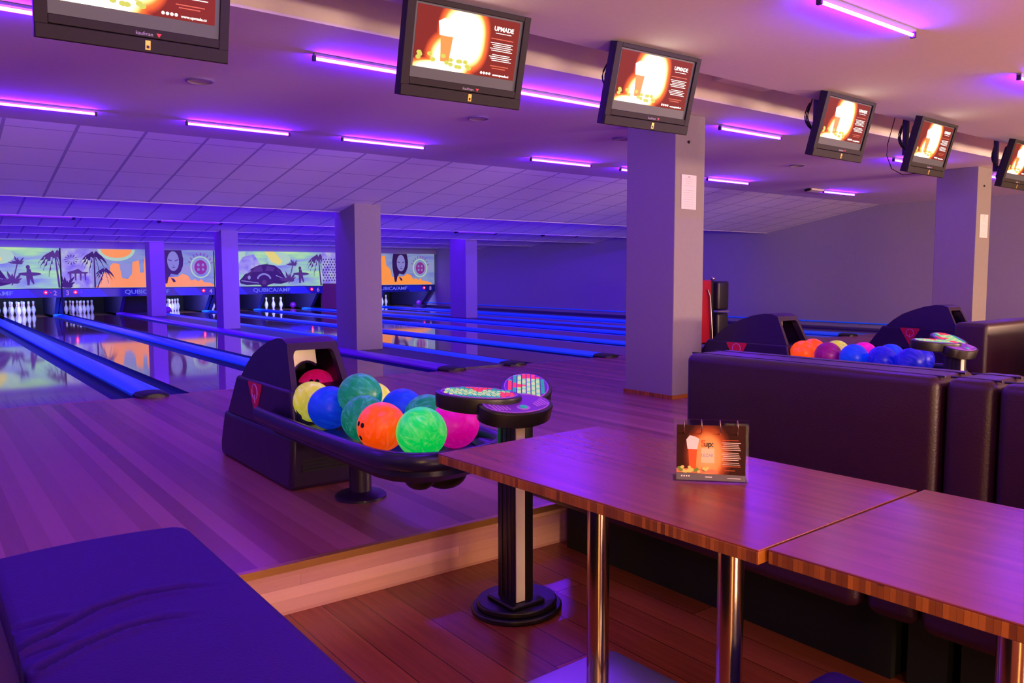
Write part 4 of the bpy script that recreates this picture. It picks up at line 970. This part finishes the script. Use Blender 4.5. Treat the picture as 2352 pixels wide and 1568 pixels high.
for i in range(26):
    u = .03+.42*random.random(); v = .76+.09*random.random(); q('hop' if i % 4 else 'leafp', ell(CX(u), CZ(v), .0045, .0038, 9), 4+i*.12)
q('card_pale', [(CX(.36), CZ(.68)), (CX(.55), CZ(.68)), (CX(.55), CZ(.42)), (CX(.36), CZ(.42))], 1)
g.use('print_dark').text('up:', .020, T(CX(.47), -.0052, CZ(.385)) @ RX(PI/2), depth=.0003, bold=.0004)
g.use('card_orange').text('S', .024, T(CX(.39), -.0052, CZ(.385)) @ RX(PI/2), depth=.0003, bold=.0006)
g.use('print_grey').text('LEZAK', .011, T(CX(.455), -.0054, CZ(.57)) @ RX(PI/2), depth=.0003)
for i in range(13):
    v = .305+i*.032+(.02 if i > 4 else 0)+(.02 if i > 9 else 0); x0 = .66+.02*((i*5) % 3)/2; x1 = .93-.02*((i*3) % 4)/2
    q('card_white' if i < 12 else 'card_orange', [(CX(x0), CZ(v+.011)), (CX(x1), CZ(v+.011)), (CX(x1), CZ(v)), (CX(x0), CZ(v))])
q('card_orange', [(CX(.66), CZ(.27)), (CX(.90), CZ(.27)), (CX(.90), CZ(.26)), (CX(.66), CZ(.26))]); q('card_orange', [(CX(.70), CZ(.815)), (CX(.85), CZ(.815)), (CX(.85), CZ(.805)), (CX(.70), CZ(.805))])
for i in range(4): q('foam', ell(CX(.08+i*.035), CZ(.93), .0022, .0022, 8), 3)
q('foam', [(CX(.42), CZ(.945)), (CX(.52), CZ(.945)), (CX(.52), CZ(.93)), (CX(.42), CZ(.93))], 3); q('foam', [(CX(.74), CZ(.955)), (CX(.93), CZ(.955)), (CX(.93), CZ(.945)), (CX(.74), CZ(.945))], 3)
g.build('card_print', card, smooth=False)
for x in (-.070, -.025, .022, .066):
    b = MB().use('chrome')
    b.tube([(x, .002+.019*math.cos(a), HH-.004+.019*math.sin(a)) for a in [2*PI*i/20 for i in range(21)]], .0013, 6); b.build('wire_ring', t)

# ------------------------------------------------------------------ benches
def crease(v0, lines):
    x, y, z = v0
    for w_, d, pts in lines:
        best = 9; bs = 0; n = len(pts)-1
        for i in range(n):
            A = Vector(pts[i]); ab = Vector(pts[i+1])-A; s = max(0, min(1, (Vector((x, y))-A).dot(ab)/ab.length_squared))
            dd = (Vector((x, y))-(A+ab*s)).length
            if dd < best: best = dd; bs = (i+s)/n
        e = math.exp(-(best/w_)**2)-.45*math.exp(-((best-2.2*w_)/(1.3*w_))**2)
        z -= d*e*min(1, max(0, 1-bs)*2.2)
    return z
# left bench: seat in the foreground, back at its left
t = thing('bench_seat', 'dark padded bench in the left foreground with creased seat', 'bench', (.30, 1.2, LOW))
CR1 = [(-.14, .944), (-.063, .986), (.045, 1.063), (.168, 1.093), (.28, 1.085), (.376, 1.043)]
CR2 = [(-.112, .804), (-.026, .857), (.075, .895), (.168, .903), (.266, .87)]
CR3 = [(-.127, 1.081), (-.062, 1.078), (.025, 1.061)]
CR4 = [(-.126, .906), (-.064, .913), (-.008, .914)]
items = [(.011, .022, CR1), (.010, .020, CR2), (.012, .007, CR3), (.010, .008, CR4)]
nx, ny = 80, 300; vs = []; fs = []
x0, x1, y0, y1, zt, rr_ = -.14, .455, -.6, 1.735, .455, .045
def edge(d, r): return 0 if d >= r else r-math.sqrt(max(0, r*r-(r-d)**2))
def ramp(n, a, c):
    o_ = []
    for i in range(n+1):
        s = i/n; s = s-.10*math.sin(2*PI*s)/1.0*.9; o_.append(a+(c-a)*s)
    return o_
XS, YS = ramp(nx, x0, x1), ramp(ny, y0, y1)
def corner(px, py):
    # round the plan corner at the far right end
    r = .07; cx, cy = x1-r, y1-r
    if px > cx and py > cy:
        u = (px-cx)/r; v = (py-cy)/r; m_ = max(u, v); l_ = math.hypot(u, v)
        if l_ > 0: px = cx+u/l_*m_*r; py = cy+v/l_*m_*r
    return px, py
for j in range(ny+1):
    for i in range(nx+1):
        px, py = XS[i], YS[j]
        d = min(x1-px, y1-py, px-x0+.02)
        cxx, cyy = corner(px, py)
        z = zt-edge(max(0, d), rr_)-.012*((px-.15)/.3)**2
        z = crease((cxx, cyy, z), items); vs.append((cxx, cyy, z))
n1 = nx+1
for j in range(ny):
    for i in range(nx): fs.append((j*n1+i, j*n1+i+1, (j+1)*n1+i+1, (j+1)*n1+i))
# skirt
per = [(i, 0) for i in range(nx+1)]+[(nx, j) for j in range(1, ny+1)]+[(i, ny) for i in range(nx-1, -1, -1)]+[(0, j) for j in range(ny-1, 0, -1)]
k0 = len(vs); idx = [j*n1+i for i, j in per]
for q_ in idx: v = vs[q_]; vs.append((v[0], v[1], .32))
for a in range(len(idx)):
    c = (a+1) % len(idx); fs.append((idx[a], idx[c], k0+c, k0+a))
fs.append([k0+a for a in range(len(idx))])
MB().use('leather_blue').add(vs, fs).build('seat_cushion', t, angle=60)
def recline(v):
    v = v.copy(); v.x -= max(0, v.z-.42)*.26; return v
MB().use('leather').rbox((-.33, -.6, .05), (-.135, .86, .95), .05, 4, None, 2, recline).build('backrest', t)
MB().use('dark').box((-.28, -.55, 0), (.37, 1.66, .32)).build('base', t)
# right bench: long high double back with seats
def double_bench(x, y0, y1, label, top=.98, ext=0):
    t = thing('bench_seat', label, 'bench', (x, (y0+y1)/2, LOW)); h = (y1-y0)/2
    M_ = 'leather'
    def bulge(v):
        # fabric bows outward between the seams
        v = v.copy(); f = math.cos(PI*v.y/(2*h))*.012
        if v.x < 0: v.x -= f*max(0, math.sin(PI*min(1, v.z/top)))
        else: v.x += f*max(0, math.sin(PI*min(1, v.z/top)))
        v.x -= .05*(v.z/top-1) * (-1 if v.x < 0 else 1)*-1 if False else 0
        return v
    b = MB().use(M_); b.rbox((-.15, -h+.003, .28), (.15, h-.003, top), .035, 5, None, 3, bulge); b.build('backrest', t, angle=60)
    for s in (-1, 1):
        b = MB().use(M_); a = (-.62, -h+.004, .30) if s < 0 else (.13, -h+.004, .30); c = (-.13, h-.004+ext, .45) if s < 0 else (.62, h-.004, .45)
        b.rbox(a, c, .04, 4); b.build('seat_cushion', t)
    b = MB().use('dark'); b.box((-.36, -h+.02, 0), (-.05, h-.02+ext, .31)); b.box((-.05, -h+.02, 0), (.40, h-.02, .31)); b.build('base', t)
    b = MB().use('black_plastic'); b.tube([(-.10, h-.004, top-.001), (-.10, -h+.004, top-.001)], .004, 6); b.build('piping', t); b = MB().use('black_plastic'); b.tube([(.05, h-.004, top-.001), (.05, -h+.004, top-.001)], .004, 6); b.build('piping', t)
    return t
double_bench(2.86, 1.24, 2.33, 'long aubergine leather bench back right of the table, left section', ext=.56)
double_bench(2.875, 1.07, 1.235, 'narrow aubergine leather corner section between the two bench backs')
double_bench(2.86, -.6, 1.065, 'aubergine leather bench back running off the right edge')
t = thing('bench_seat', 'dark bench back standing crosswise at the right edge, before the third ball return', 'bench', (7.70, 2.8, LOW))
MB().use('leather').rbox((-1.12, -.13, .05), (1.12, .12, .945), .035, 4).build('backrest', t)
MB().use('leather').rbox((-1.1, -.6, .30), (1.1, -.13, .45), .04, 4).build('seat_cushion', t)
MB().use('dark').box((-1.1, -.5, 0), (1.1, .1, .31)).build('base', t)
t = thing('bench_seat', 'unseen aubergine bench back added outside the right edge to shade the crosswise one', 'bench', (8.75, 2.0, LOW))
MB().use('leather').rbox((-2.1, -.13, .05), (2.1, .12, .965), .035, 4).build('backrest', t)  # bench out of view, added to block lamp light from the crosswise back
MB().use('leather').rbox((-2.05, -.6, .30), (2.05, -.13, .45), .04, 4).build('seat_cushion', t)
MB().use('dark').box((-2.0, -.5, 0), (2.0, .1, .31)).build('base', t)
t = thing('footstool', 'low mauve padded stool under the table, only its corner in view', 'stool', (1.70, .90, LOW))
MB().use('leather_blue').rbox((-.20, -.20, .06), (.20, .22, .30), .05, 5).build('cushion', t); MB().use('dark').box((-.13, -.06, 0), (.15, .13, .07)).build('base', t)

# ------------------------------------------------------------------ lane machine by the pillar
t = thing('lane_cleaning_machine', 'upright red and black lane machine parked beside the large pillar', 'machine', (10.02, 8.2, 0.0))
M['mach_red'] = mat('machine_red', (170, 10, 30), .35)
MB().use('mach_red').rbox((-.42, -.10, .06), (.02, .35, 1.05), .03, 3).build('red_body', t)
for z0, z1 in ((.10, .53), (.57, 1.03)): MB().use('black_plastic').rbox((.10, -.16, z0), (.38, .30, z1), .04, 4).build('tank', t)
MB().use('black_plastic').rbox((0.0, -.08, .03), (.11, .32, 1.02), .015, 3).build('spine', t)
b = MB().use('steel'); b.tube([(.02, -.13, .08), (-.02, -.13, .45), (-.06, -.13, .80), (-.10, -.12, .90)], .014, 8); b.build('handle', t)
b = MB().use('steel'); b.box((.10, -.165, .545), (.38, -.15, .56)); b.build('strap', t); b = MB().use('steel'); b.sphere((.10, -.05, 1.07), .035, 12, 8); b.build('clasp', t)
b = MB().use('steel'); 
for px_ in (-.35, .30): b.lathe([(.03, 0), (.05, .0), (.05, .05), (.03, .06)], 16, T(px_, .1, 0))
b.build('wheel', t)
